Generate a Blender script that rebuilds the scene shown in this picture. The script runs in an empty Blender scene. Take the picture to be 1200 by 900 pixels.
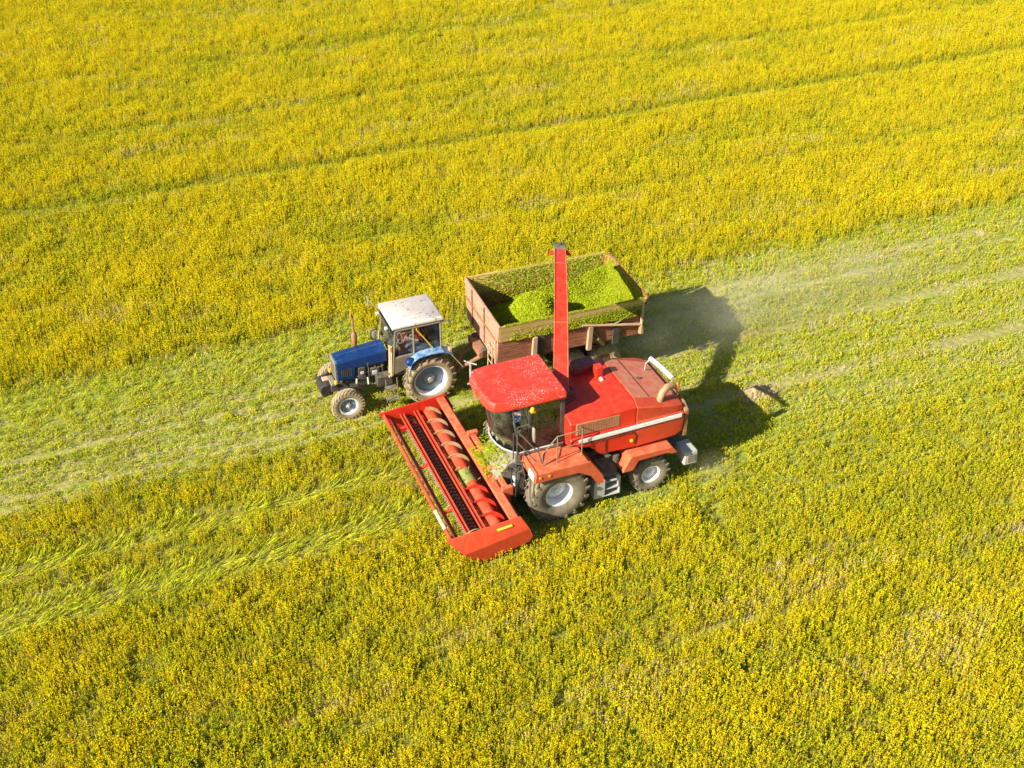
import bpy, bmesh, math, random
import numpy as np
from math import sin, cos, pi, radians, atan2, sqrt
from mathutils import Vector, Matrix, Euler
R = radians
random.seed(7)
scene = bpy.context.scene
COL = scene.collection

# ---------------------------------------------------------------- camera
cam_d = bpy.data.cameras.new('camera'); cam = bpy.data.objects.new('camera', cam_d); COL.objects.link(cam)
cam_d.sensor_width = 36; cam_d.lens = 1450 / 1200 * 36
cam_d.clip_start = .5; cam_d.clip_end = 5000
cam.location = (0, 0, 21); cam.rotation_euler = (R(90 - 35), 0, 0)
scene.camera = cam

# ---------------------------------------------------------------- light
SUN_EL, SHADOW_AZ = R(32), R(37)      # shadows run towards this azimuth (from +X)
w = bpy.data.worlds.new('World'); scene.world = w; w.use_nodes = True
nt = w.node_tree; bg = nt.nodes['Background']
sky = nt.nodes.new('ShaderNodeTexSky'); sky.sky_type = 'NISHITA'; sky.sun_disc = False
sky.sun_elevation = SUN_EL
sx, sy = -cos(SHADOW_AZ), -sin(SHADOW_AZ)          # horizontal direction towards the sun
sky.sun_rotation = atan2(sx, sy)
sky.air_density = 1.0; sky.dust_density = 1.0
nt.links.new(sky.outputs[0], bg.inputs[0]); bg.inputs[1].default_value = 0.058
sd = bpy.data.lights.new('sun', 'SUN'); sd.energy = 5.0; sd.angle = R(.55); sd.color = (1, .93, .80)
sun = bpy.data.objects.new('sun', sd); COL.objects.link(sun)
to_sun = Vector((sx * cos(SUN_EL), sy * cos(SUN_EL), sin(SUN_EL)))
sun.rotation_euler = to_sun.to_track_quat('Z', 'Y').to_euler(); sun.location = (0, 0, 60)
scene.view_settings.view_transform = 'Standard'; scene.view_settings.look = 'None'
scene.view_settings.exposure = 1.22; scene.view_settings.gamma = 1
scene.cycles.max_bounces = 6; scene.cycles.diffuse_bounces = 3; scene.cycles.glossy_bounces = 3
scene.cycles.transmission_bounces = 4; scene.cycles.transparent_max_bounces = 8; scene.cycles.volume_bounces = 3
scene.cycles.use_denoising = True

# ---------------------------------------------------------------- materials
def nodes_of(name):
    m = bpy.data.materials.new(name); m.use_nodes = True
    n = m.node_tree; return m, n, n.nodes['Principled BSDF']
def noise(n, scale, detail=4, rough=.6, coord='Object', stretch=None):
    tc = n.nodes.new('ShaderNodeTexCoord'); src = tc.outputs[coord]
    if stretch:
        mp = n.nodes.new('ShaderNodeMapping'); mp.inputs['Scale'].default_value = stretch
        n.links.new(src, mp.inputs[0]); src = mp.outputs[0]
    t = n.nodes.new('ShaderNodeTexNoise'); t.inputs['Scale'].default_value = scale
    t.inputs['Detail'].default_value = detail; t.inputs['Roughness'].default_value = rough
    n.links.new(src, t.inputs['Vector']); return t.outputs['Fac']
def ramp(n, fac, stops):
    r = n.nodes.new('ShaderNodeValToRGB'); e = r.color_ramp.elements
    while len(e) < len(stops): e.new(.5)
    for i, (p, c) in enumerate(stops):
        e[i].position = p; e[i].color = (*c, 1) if len(c) == 3 else c
    n.links.new(fac, r.inputs[0]); return r.outputs[0]
def mixc(n, fac, a, b):
    mx = n.nodes.new('ShaderNodeMix'); mx.data_type = 'RGBA'
    for s, v in ((0, fac), (6, a), (7, b)):
        if isinstance(v, (int, float)): mx.inputs[s].default_value = v
        elif isinstance(v, tuple): mx.inputs[s].default_value = (*v, 1)
        else: n.links.new(v, mx.inputs[s])
    return mx.outputs[2]
def math_(n, op, a, b=None, c=None):
    m = n.nodes.new('ShaderNodeMath'); m.operation = op
    for i, v in enumerate((a, b, c)):
        if v is None: continue
        if isinstance(v, (int, float)): m.inputs[i].default_value = v
        else: n.links.new(v, m.inputs[i])
    return m.outputs[0]
def paint(name, col, dark=None, dust=(.42, .33, .17), dust_amt=.35, rough=.5, speck=0, speck_col=(.75, .68, .6), scale=2.2, metal=0, updust=True, bump=.15, speck_scale=38):
    m, n, p = nodes_of(name)
    dark = dark or tuple(c * .72 for c in col)
    base = mixc(n, ramp(n, noise(n, scale, 5), [(.35, (0, 0, 0)), (.65, (1, 1, 1))]), dark, col)
    d = ramp(n, noise(n, scale * 2.3, 6, .7), [(.38, (0, 0, 0)), (.75, (1, 1, 1))])
    df = math_(n, 'MULTIPLY', d, dust_amt)
    if updust:
        g = n.nodes.new('ShaderNodeNewGeometry'); s = n.nodes.new('ShaderNodeSeparateXYZ'); n.links.new(g.outputs['Normal'], s.inputs[0])
        up = math_(n, 'MAXIMUM', s.outputs[2], 0); up = math_(n, 'MULTIPLY_ADD', up, .7, .45)
        df = math_(n, 'MULTIPLY', df, up)
    c = mixc(n, df, base, dust)
    if speck:
        sp = ramp(n, noise(n, speck_scale, 3, .65), [(.6, (0, 0, 0)), (.64, (1, 1, 1))])
        zone = ramp(n, noise(n, 1.3, 2), [(.42, (0, 0, 0)), (.6, (1, 1, 1))])
        c = mixc(n, math_(n, 'MULTIPLY', math_(n, 'MULTIPLY', sp, zone), speck), c, speck_col)
    n.links.new(c, p.inputs['Base Color'])
    p.inputs['Metallic'].default_value = metal
    n.links.new(math_(n, 'MULTIPLY_ADD', df, .5, rough), p.inputs['Roughness'])
    if bump:
        b = n.nodes.new('ShaderNodeBump'); b.inputs['Strength'].default_value = bump; b.inputs['Distance'].default_value = .02
        n.links.new(noise(n, 9, 3), b.inputs['Height']); n.links.new(b.outputs[0], p.inputs['Normal'])
    return m
def glass(name, tint=(.93, .96, .94), opac=.14, dirt=(.35, .3, .2)):
    m, n, p = nodes_of(name)
    out = [x for x in n.nodes if x.type == 'OUTPUT_MATERIAL'][0]
    tr = n.nodes.new('ShaderNodeBsdfTransparent'); tr.inputs[0].default_value = (*tint, 1)
    gl = n.nodes.new('ShaderNodeBsdfGlossy'); gl.inputs[1].default_value = .06; gl.inputs[0].default_value = (.9, .95, 1, 1)
    fr = n.nodes.new('ShaderNodeFresnel'); fr.inputs[0].default_value = 1.5
    m1 = n.nodes.new('ShaderNodeMixShader'); n.links.new(fr.outputs[0], m1.inputs[0]); n.links.new(tr.outputs[0], m1.inputs[1]); n.links.new(gl.outputs[0], m1.inputs[2])
    df = n.nodes.new('ShaderNodeBsdfDiffuse'); df.inputs[0].default_value = (*dirt, 1)
    m2 = n.nodes.new('ShaderNodeMixShader'); f = ramp(n, noise(n, 3.5, 6, .7), [(.35, (0, 0, 0)), (.8, (1, 1, 1))])
    n.links.new(math_(n, 'MULTIPLY', f, opac), m2.inputs[0]); n.links.new(m1.outputs[0], m2.inputs[1]); n.links.new(df.outputs[0], m2.inputs[2])
    n.links.new(m2.outputs[0], out.inputs[0]); return m
M = {}
M['red'] = paint('red_paint', (.60, .022, .008), (.48, .02, .008), dust=(.48, .2, .08), dust_amt=.16, rough=.42)
M['red_roof'] = paint('red_roof_paint', (.60, .032, .015), (.52, .026, .012), dust=(.6, .22, .12), dust_amt=.14, rough=.5, speck=.9, speck_col=(.85, .72, .64), speck_scale=34)
M['red_dusty'] = paint('dusty_red_paint', (.50, .075, .035), (.40, .06, .03), dust=(.52, .36, .2), dust_amt=.75, rough=.6)
M['red_side'] = paint('side_red_paint', (.58, .045, .014), (.46, .04, .012), dust=(.45, .2, .08), dust_amt=.35, rough=.5)
M['salmon'] = paint('faded_red_paint', (.56, .09, .035), (.47, .065, .02), dust=(.55, .28, .13), dust_amt=.5, rough=.6)
M['salmon_white'] = paint('worn_bare_bar', (.75, .66, .56), (.62, .25, .15), dust_amt=.3, scale=9)
M['deck'] = paint('dusty_deck_paint', (.60, .12, .075), (.54, .11, .07), dust=(.48, .36, .16), dust_amt=.65, rough=.65)
M['maroon'] = paint('dark_red_paint', (.16, .015, .02), dust_amt=.2)
M['white'] = paint('white_paint', (.78, .77, .74), (.68, .66, .62), dust_amt=.2)
M['rim'] = paint('rim_white_paint', (.78, .78, .80), (.66, .66, .68), dust_amt=.15)
M['steel_dusty'] = paint('dusty_grey_metal', (.22, .20, .155), (.15, .135, .10), dust=(.34, .29, .18), dust_amt=.5, rough=.6)
M['grey_light'] = paint('light_grey_paint', (.42, .43, .40), (.33, .33, .30), dust_amt=.3, rough=.55)
M['chassis'] = paint('oily_dark_metal', (.05, .045, .04), (.03, .03, .028), dust_amt=.35, rough=.7)
M['black'] = paint('black_rubber', (.02, .02, .022), dust_amt=.15, rough=.6)
M['tyre'] = paint('dusty_tyre', (.17, .14, .09), (.11, .095, .065), dust=(.32, .25, .14), dust_amt=.75, rough=.9, scale=3)
M['tyre_pale'] = paint('pale_dusty_tyre', (.30, .23, .13), (.2, .155, .09), dust=(.42, .33, .2), dust_amt=.8, rough=.9, scale=3)
M['blue'] = paint('blue_paint', (.001, .027, .125), (.001, .022, .10), dust=(.1, .17, .28), dust_amt=.08, rough=.35)
M['blue_curtain'] = paint('blue_curtain', (.01, .16, .55), dust_amt=.1)
M['blue_pale'] = paint('worn_blue_paint', (.04, .20, .42), (.03, .12, .3), dust=(.45, .5, .52), dust_amt=.7, rough=.45, scale=3)
M['blue_rim'] = paint('grey_blue_rim', (.16, .25, .33), (.12, .19, .26), dust_amt=.3)
M['roof_white'] = paint('chalky_white_roof', (.60, .54, .49), (.50, .44, .39), dust=(.55, .47, .38), dust_amt=.3, rough=.7, speck=.9, speck_col=(.22, .19, .11), speck_scale=7)
M['trim_dark'] = paint('weathered_trim', (.20, .17, .11), (.13, .11, .07), dust_amt=.4)
M['rust'] = paint('rusty_metal', (.30, .12, .05), (.16, .07, .035), dust=(.4, .25, .13), dust_amt=.5, rough=.8, scale=5)
M['orange_rust'] = paint('orange_rust_panel', (.55, .26, .10), (.40, .34, .28), dust_amt=.4, scale=7)
M['olive'] = paint('grassy_olive_metal', (.15, .17, .03), (.2, .2, .05), dust=(.26,.26,.08), dust_amt=.5, scale=8, rough=.8)
M['tan_flight'] = paint('worn_auger_edge', (.34, .21, .10), (.27, .155, .07), dust_amt=.4, scale=6)
M['yellow'] = paint('yellow_marking', (.80, .52, .03), dust_amt=.1)
M['lamp'] = paint('lamp_glass', (.75, .72, .62), dust_amt=.2, rough=.2)
M['amber'] = paint('amber_lens', (.75, .38, .03), dust_amt=.15, rough=.25)
M['orange_lens'] = paint('beacon_lens', (.6, .13, .03), dust_amt=.1, rough=.25)
M['louvre'] = paint('louvre_brown', (.40, .15, .08), (.32, .13, .07), dust=(.45, .3, .16), dust_amt=.8)
M['glass'] = glass('cab_glass')
M['glass_blue'] = glass('blue_tinted_glass', (.25, .5, .85), .3, (.05, .18, .4))
M['interior'] = paint('cab_interior', (.2, .18, .14), dust_amt=.2)
M['seat_orange'] = paint('orange_seat', (.65, .22, .06), dust_amt=.2)
M['seat_grey'] = paint('grey_seat', (.3, .28, .22), dust_amt=.3)
M['skin'] = paint('skin', (.55, .30, .2), dust_amt=.05, bump=0)
M['shirt_blue'] = paint('blue_shirt', (.05, .22, .6), dust_amt=0, bump=0)
M['shirt_red'] = paint('red_shirt', (.62, .05, .05), dust_amt=0, bump=0)
M['jeans'] = paint('denim', (.06, .14, .24), dust_amt=.1, bump=0)
M['dark_cloth'] = paint('dark_cloth', (.04, .04, .05), dust_amt=.1, bump=0)
M['hair'] = paint('dark_hair', (.04, .025, .015), dust_amt=0, bump=0)

def wood(name, a, b, c, axis=(1, 1, 9)):
    m, n, p = nodes_of(name)
    f = noise(n, 2.5, 6, .7, stretch=(axis[0], axis[1], axis[2]))
    base = ramp(n, f, [(.3, a), (.5, b), (.72, c)])
    tc = n.nodes.new('ShaderNodeTexCoord'); s = n.nodes.new('ShaderNodeSeparateXYZ'); n.links.new(tc.outputs['Object'], s.inputs[0])
    k = math_(n, 'FRACT', math_(n, 'MULTIPLY', s.outputs[2], 5.5))
    line = ramp(n, k, [(0, (0, 0, 0)), (.06, (1, 1, 1))])
    col = mixc(n, line, tuple(x * .35 for x in a), base)
    n.links.new(col, p.inputs['Base Color']); p.inputs['Roughness'].default_value = .85
    bp = n.nodes.new('ShaderNodeBump'); bp.inputs['Strength'].default_value = .5; bp.inputs['Distance'].default_value = .01
    n.links.new(line, bp.inputs['Height']); n.links.new(bp.outputs[0], p.inputs['Normal'])
    return m
M['board'] = wood('rusty_red_boards', (.15, .05, .025), (.30, .105, .05), (.42, .20, .09))
M['board_front'] = wood('pinkish_weathered_boards', (.28, .12, .075), (.40, .20, .13), (.50, .32, .22))
M['board_top'] = wood('mossy_top_board', (.38, .25, .06), (.56, .38, .11), (.38, .36, .07), (1.5, 1.5, 3))
M['post'] = paint('pale_post_paint', (.52, .34, .22), (.42, .26, .16), dust_amt=.4)

def veg(name, stops, trans=.35, tint_rand=.5, rough=.7, far=None):
    """foliage: diffuse + translucent, colour picked per plant"""
    m, n, p = nodes_of(name); out = [x for x in n.nodes if x.type == 'OUTPUT_MATERIAL'][0]
    oi = n.nodes.new('ShaderNodeObjectInfo')
    g = n.nodes.new('ShaderNodeNewGeometry')
    f = math_(n, 'FRACT', math_(n, 'ADD', oi.outputs['Random'], math_(n, 'MULTIPLY', g.outputs['Random Per Island'], tint_rand)))
    c = ramp(n, f, stops)
    d = n.nodes.new('ShaderNodeBsdfDiffuse'); t = n.nodes.new('ShaderNodeBsdfTranslucent')
    n.links.new(c, d.inputs[0]); n.links.new(c, t.inputs[0])
    mx = n.nodes.new('ShaderNodeMixShader'); mx.inputs[0].default_value = trans
    n.links.new(d.outputs[0], mx.inputs[1]); n.links.new(t.outputs[0], mx.inputs[2]); n.links.new(mx.outputs[0], out.inputs[0])
    n.nodes.remove(p); return m
M['petal'] = veg('yellow_petals', [(0, (.88, .70, .006)), (.4, (.90, .77, .010)), (.72, (.60, .62, .02)), (.9, (.86, .50, .005)), (1, (.40, .44, .02))], .45)
M['leaf'] = veg('crop_leaves', [(0, (.22, .32, .015)), (.5, (.38, .44, .018)), (.8, (.50, .50, .02)), (1, (.12, .25, .02))], .4)
M['stem'] = veg('crop_stems', [(0, (.40, .40, .04)), (.6, (.54, .48, .05)), (1, (.46, .30, .06))], .25)
M['dry'] = veg('dry_stalks', [(0, (.52, .42, .18)), (.6, (.64, .55, .30)), (1, (.38, .29, .12))], .2)
M['lime'] = veg('pale_laid_stalks', [(0, (.34, .44, .02)), (.4, (.48, .54, .03)), (.75, (.60, .58, .05)), (1, (.40, .38, .05))], .35)
M['leaf_bright'] = veg('stubble_leaves', [(0, (.32, .46, .02)), (.5, (.50, .58, .03)), (.85, (.66, .62, .06)), (1, (.22, .38, .02))], .4)
M['chop'] = veg('chopped_forage', [(0, (.24, .32, .010)), (.5, (.38, .43, .014)), (.75, (.30, .36, .014)), (.9, (.50, .50, .05)), (1, (.14, .22, .012))], .2, 1)

# ---------------------------------------------------------------- mesh builder
class MB:
    def __init__(s): s.v = []; s.f = []; s.m = []
    def add(s, vs, fs, mi=0):
        b = len(s.v); s.v += [tuple(v) for v in vs]; s.f += [tuple(i + b for i in f) for f in fs]; s.m += [mi] * len(fs); return s
    def bx(s, x0, x1, y0, y1, z0, z1, mi=0):
        return s.hexa([(x0, y0, z0), (x1, y0, z0), (x1, y1, z0), (x0, y1, z0), (x0, y0, z1), (x1, y0, z1), (x1, y1, z1), (x0, y1, z1)], mi)
    def hexa(s, p, mi=0):
        return s.add(p, [(0, 3, 2, 1), (4, 5, 6, 7), (0, 1, 5, 4), (1, 2, 6, 5), (2, 3, 7, 6), (3, 0, 4, 7)], mi)
    def plate(s, pts, th, mi=0):
        """planar polygon extruded by vector th"""
        n = len(pts); th = Vector(th); a = [Vector(p) for p in pts]; b = [p + th for p in a]
        return s.add(a + b, [tuple(range(n))[::-1], tuple(range(n, 2 * n))] + [(i, (i + 1) % n, n + (i + 1) % n, n + i) for i in range(n)], mi)
    def tube(s, pts, r, n=8, mi=0, caps=True, closed=False):
        P = [Vector(p) for p in pts]; rs = r if isinstance(r, (list, tuple)) else [r] * len(P)
        vs = []; up = None
        for i, p in enumerate(P):
            if closed: d = P[(i + 1) % len(P)] - P[i - 1]
            else: d = P[min(i + 1, len(P) - 1)] - P[max(i - 1, 0)]
            d.normalize()
            if up is None:
                up = Vector((0, 0, 1)) if abs(d.z) < .9 else Vector((1, 0, 0))
            a = up - d * up.dot(d)
            if a.length < 1e-4: a = d.orthogonal()
            a.normalize(); up = a; b = d.cross(a)
            for k in range(n):
                t = 2 * pi * k / n + pi / n; vs.append(p + (a * cos(t) + b * sin(t)) * rs[i])
        fs = []; L = len(P)
        for i in range(L if closed else L - 1):
            for k in range(n):
                j = (i + 1) % L; fs.append((i * n + k, i * n + (k + 1) % n, j * n + (k + 1) % n, j * n + k))
        if caps and not closed: fs += [tuple(range(n))[::-1], tuple((L - 1) * n + k for k in range(n))]
        return s.add(vs, fs, mi)
    def lathe(s, prof, c=(0, 0, 0), n=32, axis='y', mi=0, closed=False):
        """prof: (radius, offset along axis)"""
        vs = []
        for r, a in prof:
            for k in range(n):
                t = 2 * pi * k / n; p, q = r * cos(t), r * sin(t)
                if axis == 'y': vs.append((c[0] + p, c[1] + a, c[2] + q))
                elif axis == 'x': vs.append((c[0] + a, c[1] + p, c[2] + q))
                else: vs.append((c[0] + p, c[1] + q, c[2] + a))
        L = len(prof); fs = []
        for i in range(L if closed else L - 1):
            j = (i + 1) % L
            for k in range(n): fs.append((i * n + k, i * n + (k + 1) % n, j * n + (k + 1) % n, j * n + k))
        return s.add(vs, fs, mi)
    def loft(s, secs, mi=0, caps=True):
        n = len(secs[0]); vs = [p for q in secs for p in q]; fs = []
        for i in range(len(secs) - 1):
            for k in range(n): fs.append((i * n + k, i * n + (k + 1) % n, (i + 1) * n + (k + 1) % n, (i + 1) * n + k))
        if caps: fs += [tuple(range(n))[::-1], tuple((len(secs) - 1) * n + k for k in range(n))]
        return s.add(vs, fs, mi)
    def build(s, name, mats, parent=None, bevel=0, smooth=True, seg=2, fix=True):
        me = bpy.data.meshes.new(name); me.from_pydata(s.v, [], s.f)
        for mm in (mats if isinstance(mats, (list, tuple)) else [mats]): me.materials.append(mm)
        me.polygons.foreach_set('material_index', s.m)
        if fix:
            bm = bmesh.new(); bm.from_mesh(me); bmesh.ops.recalc_face_normals(bm, faces=bm.faces); bm.to_mesh(me); bm.free()
        if smooth:
            me.polygons.foreach_set('use_smooth', [True] * len(me.polygons)); me.set_sharp_from_angle(angle=R(35))
        me.update()
        o = bpy.data.objects.new(name, me); COL.objects.link(o)
        if parent: o.parent = parent
        if bevel:
            b = o.modifiers.new('bevel', 'BEVEL'); b.width = bevel; b.segments = seg; b.limit_method = 'ANGLE'; b.angle_limit = R(35)
        return o
def islands(mb):
    par = list(range(len(mb.v)))
    def find(a):
        while par[a] != a: par[a] = par[par[a]]; a = par[a]
        return a
    for f in mb.f:
        for q in f[1:]: par[find(q)] = find(f[0])
    out = {}
    for f, m_ in zip(mb.f, mb.m): out.setdefault(find(f[0]), []).append((f, m_))
    res = []
    for fl in out.values():
        ids = sorted({i for f, _ in fl for i in f}); mp = {i: k for k, i in enumerate(ids)}; n = MB()
        n.v = [mb.v[i] for i in ids]; n.f = [tuple(mp[i] for i in f) for f, _ in fl]; n.m = [m_ for _, m_ in fl]; res.append(n)
    return res
def split_build(mb, name, mats, parent, **k):
    return [i.build(name, mats, parent, **k) for i in islands(mb)]
def thing(name, loc, rz, label, cat, group=None):
    o = bpy.data.objects.new(name, None); COL.objects.link(o); o.location = loc; o.rotation_euler = (0, 0, rz)
    o.empty_display_size = .3; o['label'] = label; o['category'] = cat
    if group: o['group'] = group
    return o
def copy_tree(o, parent):
    c = o.copy(); COL.objects.link(c); c.parent = parent
    for ch in list(o.children): copy_tree(ch, c)
    return c

# ---------------------------------------------------------------- frames (heading 22 deg off the image's left)
AZ = R(22)
HO = Vector((.622, 25.39, 0))                       # harvester: ground point under the front axle
F = Vector((-cos(AZ), -sin(AZ), 0)); Lf = Vector((sin(AZ), -cos(AZ), 0))
def H2W(x, y, z=0): return HO + F * x + Lf * y + Vector((0, 0, z))

# ================================================================ ground
def ground():
    mb = MB(); S = 1500
    mb.add([(-S, -S + 100, 0), (S, -S + 100, 0), (S, S + 100, 0), (-S, S + 100, 0)], [(0, 1, 2, 3)])
    m, n, p = nodes_of('field_soil')
    tc = n.nodes.new('ShaderNodeTexCoord')
    mp = n.nodes.new('ShaderNodeMapping'); mp.inputs['Rotation'].default_value = (0, 0, -AZ); n.links.new(tc.outputs['Object'], mp.inputs[0])
    def nz(scale, st, det=5):
        q = n.nodes.new('ShaderNodeMapping'); q.inputs['Scale'].default_value = st; n.links.new(mp.outputs[0], q.inputs[0])
        t = n.nodes.new('ShaderNodeTexNoise'); t.inputs['Scale'].default_value = scale; t.inputs['Detail'].default_value = det; n.links.new(q.outputs[0], t.inputs['Vector']); return t.outputs['Fac']
    soil = ramp(n, nz(3, (1, 1, 1), 8), [(.3, (.15, .105, .035)), (.55, (.30, .22, .08)), (.8, (.44, .34, .13))])
    green = ramp(n, nz(6, (.6, 1.5, 1), 6), [(.3, (.12, .15, .012)), (.6, (.24, .27, .018)), (.85, (.36, .35, .03))])
    c = mixc(n, ramp(n, nz(.7, (.25, 1.6, 1), 6), [(.42, (0, 0, 0)), (.6, (1, 1, 1))]), green, soil)
    pos = n.nodes.new('ShaderNodeNewGeometry').outputs['Position']
    def dotn(vec, off):
        d = n.nodes.new('ShaderNodeVectorMath'); d.operation = 'DOT_PRODUCT'; n.links.new(pos, d.inputs[0]); d.inputs[1].default_value = vec
        return math_(n, 'SUBTRACT', d.outputs['Value'], off)
    uu = dotn(tuple(F), F.dot(HO)); vv = dotn(tuple(Lf), Lf.dot(HO))
    def step(x, a, b): 
        m_ = n.nodes.new('ShaderNodeMapRange'); m_.inputs[1].default_value = a; m_.inputs[2].default_value = b; n.links.new(x, m_.inputs[0]); return m_.outputs[0]
    wv = math_(n, 'ADD', vv, math_(n, 'MULTIPLY', math_(n, 'SUBTRACT', nz(1.5, (.4, 1, 1), 4), .5), .8))
    litter = ramp(n, nz(7, (.35, 1.6, 1), 8), [(.3, (.12, .18, .015)), (.5, (.24, .31, .025)), (.72, (.40, .38, .07))])
    mown = math_(n, 'MULTIPLY', step(wv, -9.6, -8.8), math_(n, 'SUBTRACT', 1, step(wv, 2.0, 4.0)))
    left_ = math_(n, 'MULTIPLY', math_(n, 'SUBTRACT', 1, step(wv, -4.2, -3.6)), step(wv, -9.8, -9.2))
    isl = step(uu, 2.2, 2.5)
    mask = math_(n, 'ADD', math_(n, 'MULTIPLY', isl, left_), math_(n, 'MULTIPLY', math_(n, 'SUBTRACT', 1, isl), mown))
    under = ramp(n, nz(5, (1, 1, 1), 6), [(.3, (.08, .08, .010)), (.6, (.18, .16, .015)), (.85, (.28, .23, .03))])
    c = mixc(n, .55, c, under)
    c = mixc(n, math_(n, 'MULTIPLY', mask, .5), c, litter)
    def trk(c0, w_, side):
        a = math_(n, 'SUBTRACT', 1, math_(n, 'MINIMUM', math_(n, 'DIVIDE', math_(n, 'ABSOLUTE', math_(n, 'SUBTRACT', wv, c0)), w_), 1))
        return math_(n, 'MULTIPLY', a, isl if side > 0 else math_(n, 'SUBTRACT', 1, isl))
    tr = 0
    for q in ((-6.15, .18, 1), (-4.55, .18, 1), (-5.5, .12, 1), (-5.05, .12, 1), (-6.8, .12, 1), (-4.1, .12, 1), (-7.0, .38, -1), (-6.2, .15, -1), (-4.15, .3, -1), (-2.4, .12, -1), (-1.45, .3, -1),):
        tr = math_(n, 'ADD', tr, trk(*q))
    earth = ramp(n, nz(4, (.6, 1, 1), 8), [(.3, (.26, .19, .09)), (.7, (.46, .37, .19))])
    c = mixc(n, math_(n, 'MINIMUM', math_(n, 'MULTIPLY', tr, .8), .4), c, earth)
    # beyond the planted part the field is seen as one mass of yellow bloom
    g = n.nodes.new('ShaderNodeNewGeometry'); ln = n.nodes.new('ShaderNodeVectorMath'); ln.operation = 'LENGTH'
    n.links.new(g.outputs['Position'], ln.inputs[0])
    far = ramp(n, math_(n, 'DIVIDE', ln.outputs['Value'], 200), [(.36, (0, 0, 0)), (.5, (1, 1, 1))])
    fy = ramp(n, nz(2.5, (1, 1, 1), 8), [(.3, (.20, .22, .02)), (.6, (.5, .42, .02))])
    n.links.new(mixc(n, far, c, fy), p.inputs['Base Color']); p.inputs['Roughness'].default_value = .95
    b = n.nodes.new('ShaderNodeBump'); b.inputs['Strength'].default_value = 1; b.inputs['Distance'].default_value = .06
    n.links.new(nz(5, (1, 1, 1), 8), b.inputs['Height']); n.links.new(b.outputs[0], p.inputs['Normal'])
    o = mb.build('ground', m, smooth=False); o['kind'] = 'structure'
ground()

# ================================================================ wheels
def tyre_mb(Rr, wd, rr, lugs, lug_h, chev=.55, lug_w=.06, side=1, n=48):
    """tyre around the y axis, outer face at +y"""
    mb = MB(); h = wd / 2; Rb = Rr - lug_h
    prof = [(rr, -h * .72), (rr + (Rb - rr) * .3, -h * .97), (rr + (Rb - rr) * .65, -h), (Rb - .05, -h * .93), (Rb - .01, -h * .72), (Rb, 0),
            (Rb - .01, h * .72), (Rb - .05, h * .93), (rr + (Rb - rr) * .65, h), (rr + (Rb - rr) * .3, h * .97), (rr, h * .72)]
    mb.lathe(prof, n=n)
    if lugs:
        for k in range(lugs):
            for sgn in (-1, 1):
                a0 = 2 * pi * (k + (.5 if sgn > 0 else 0)) / lugs
                pts = []
                da = chev * wd / Rr * side
                for (yy, aa) in ((0, a0), (sgn * h * .55, a0 + da * .5), (sgn * h * .98, a0 + da)):
                    r1 = Rb - .012; r2 = Rr if abs(yy) < h * .9 else Rr - .02
                    for (rad, off) in ((r1, -lug_w / 2), (r2, -lug_w * .36), (r2, lug_w * .36), (r1, lug_w / 2)):
                        t = aa + off / Rr; pts.append((rad * cos(t), yy, rad * sin(t)))
                mb.loft([pts[0:4], pts[4:8], pts[8:12]])
                # shoulder piece down the sidewall
                t = a0 + da; y1 = sgn * h * .985
                q = []
                for (rad, yy) in ((Rr - .02, sgn * h * .9), (Rr - .02, y1), (Rb - .09, sgn * h * 1.03), (Rb - .1, sgn * h * .9)):
                    q.append((rad, yy))
                s1 = [(r_ * cos(t - lug_w / 2.4 / Rr), yy, r_ * sin(t - lug_w / 2.4 / Rr)) for r_, yy in q]
                s2 = [(r_ * cos(t + lug_w / 2.4 / Rr), yy, r_ * sin(t + lug_w / 2.4 / Rr)) for r_, yy in q]
                mb.loft([s1, s2])
    return mb
def make_wheel(parent, x, y, Rr, wd, rr, lugs, lug_h, tyre_m, rim_m, disc_m, dish=.5, label=None, hub_m=None, chev=.55, lug_w=.06, steer=0, disc_frac=.62):
    s = 1 if y > 0 else -1
    wh = bpy.data.objects.new('wheel', None); COL.objects.link(wh); wh.parent = parent
    wh.location = (x, y, Rr - .03); wh.rotation_euler = (0, random.uniform(0, 1), steer + (0 if s > 0 else pi))
    tyre_mb(Rr, wd, rr, lugs, lug_h, chev, lug_w, side=-s).build('tyre', tyre_m, wh)
    h = wd / 2
    rim = MB()
    d0 = h * .72; dd = d0 - wd * dish
    rim.lathe([(rr + .012, d0 - .02), (rr + .025, d0 + .012), (rr - .012, d0 + .012), (rr - .03, d0 - .03), (rr * .92, d0 - wd * dish * .5), (rr * .90, dd), (rr * .90, -d0), (rr + .01, -d0)], n=40)
    rim.build('rim', rim_m, wh)
    disc = MB()
    disc.lathe([(rr * .90, dd + .002), (rr * disc_frac, dd + wd * .10), (rr * .42, dd + wd * .10), (rr * .36, dd + wd * .05), (rr * .1, dd + wd * .05), (.001, dd + wd * .05)], n=40)
    disc.build('wheel_disc', disc_m, wh)
    hub = MB(); hd = dd + wd * .05
    hub.lathe([(rr * .33, hd), (rr * .31, hd + .035), (rr * .17, hd + .045), (rr * .15, hd + .1), (.001, hd + .105)], n=20)
    for k in range(8):
        a = 2 * pi * k / 8; hub.lathe([(.016, hd + .03), (.016, hd + .065), (.001, hd + .067)], c=(rr * .25 * cos(a), 0, rr * .25 * sin(a)), n=6)
    hub.build('hub', hub_m or disc_m, wh)
    return wh

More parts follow.
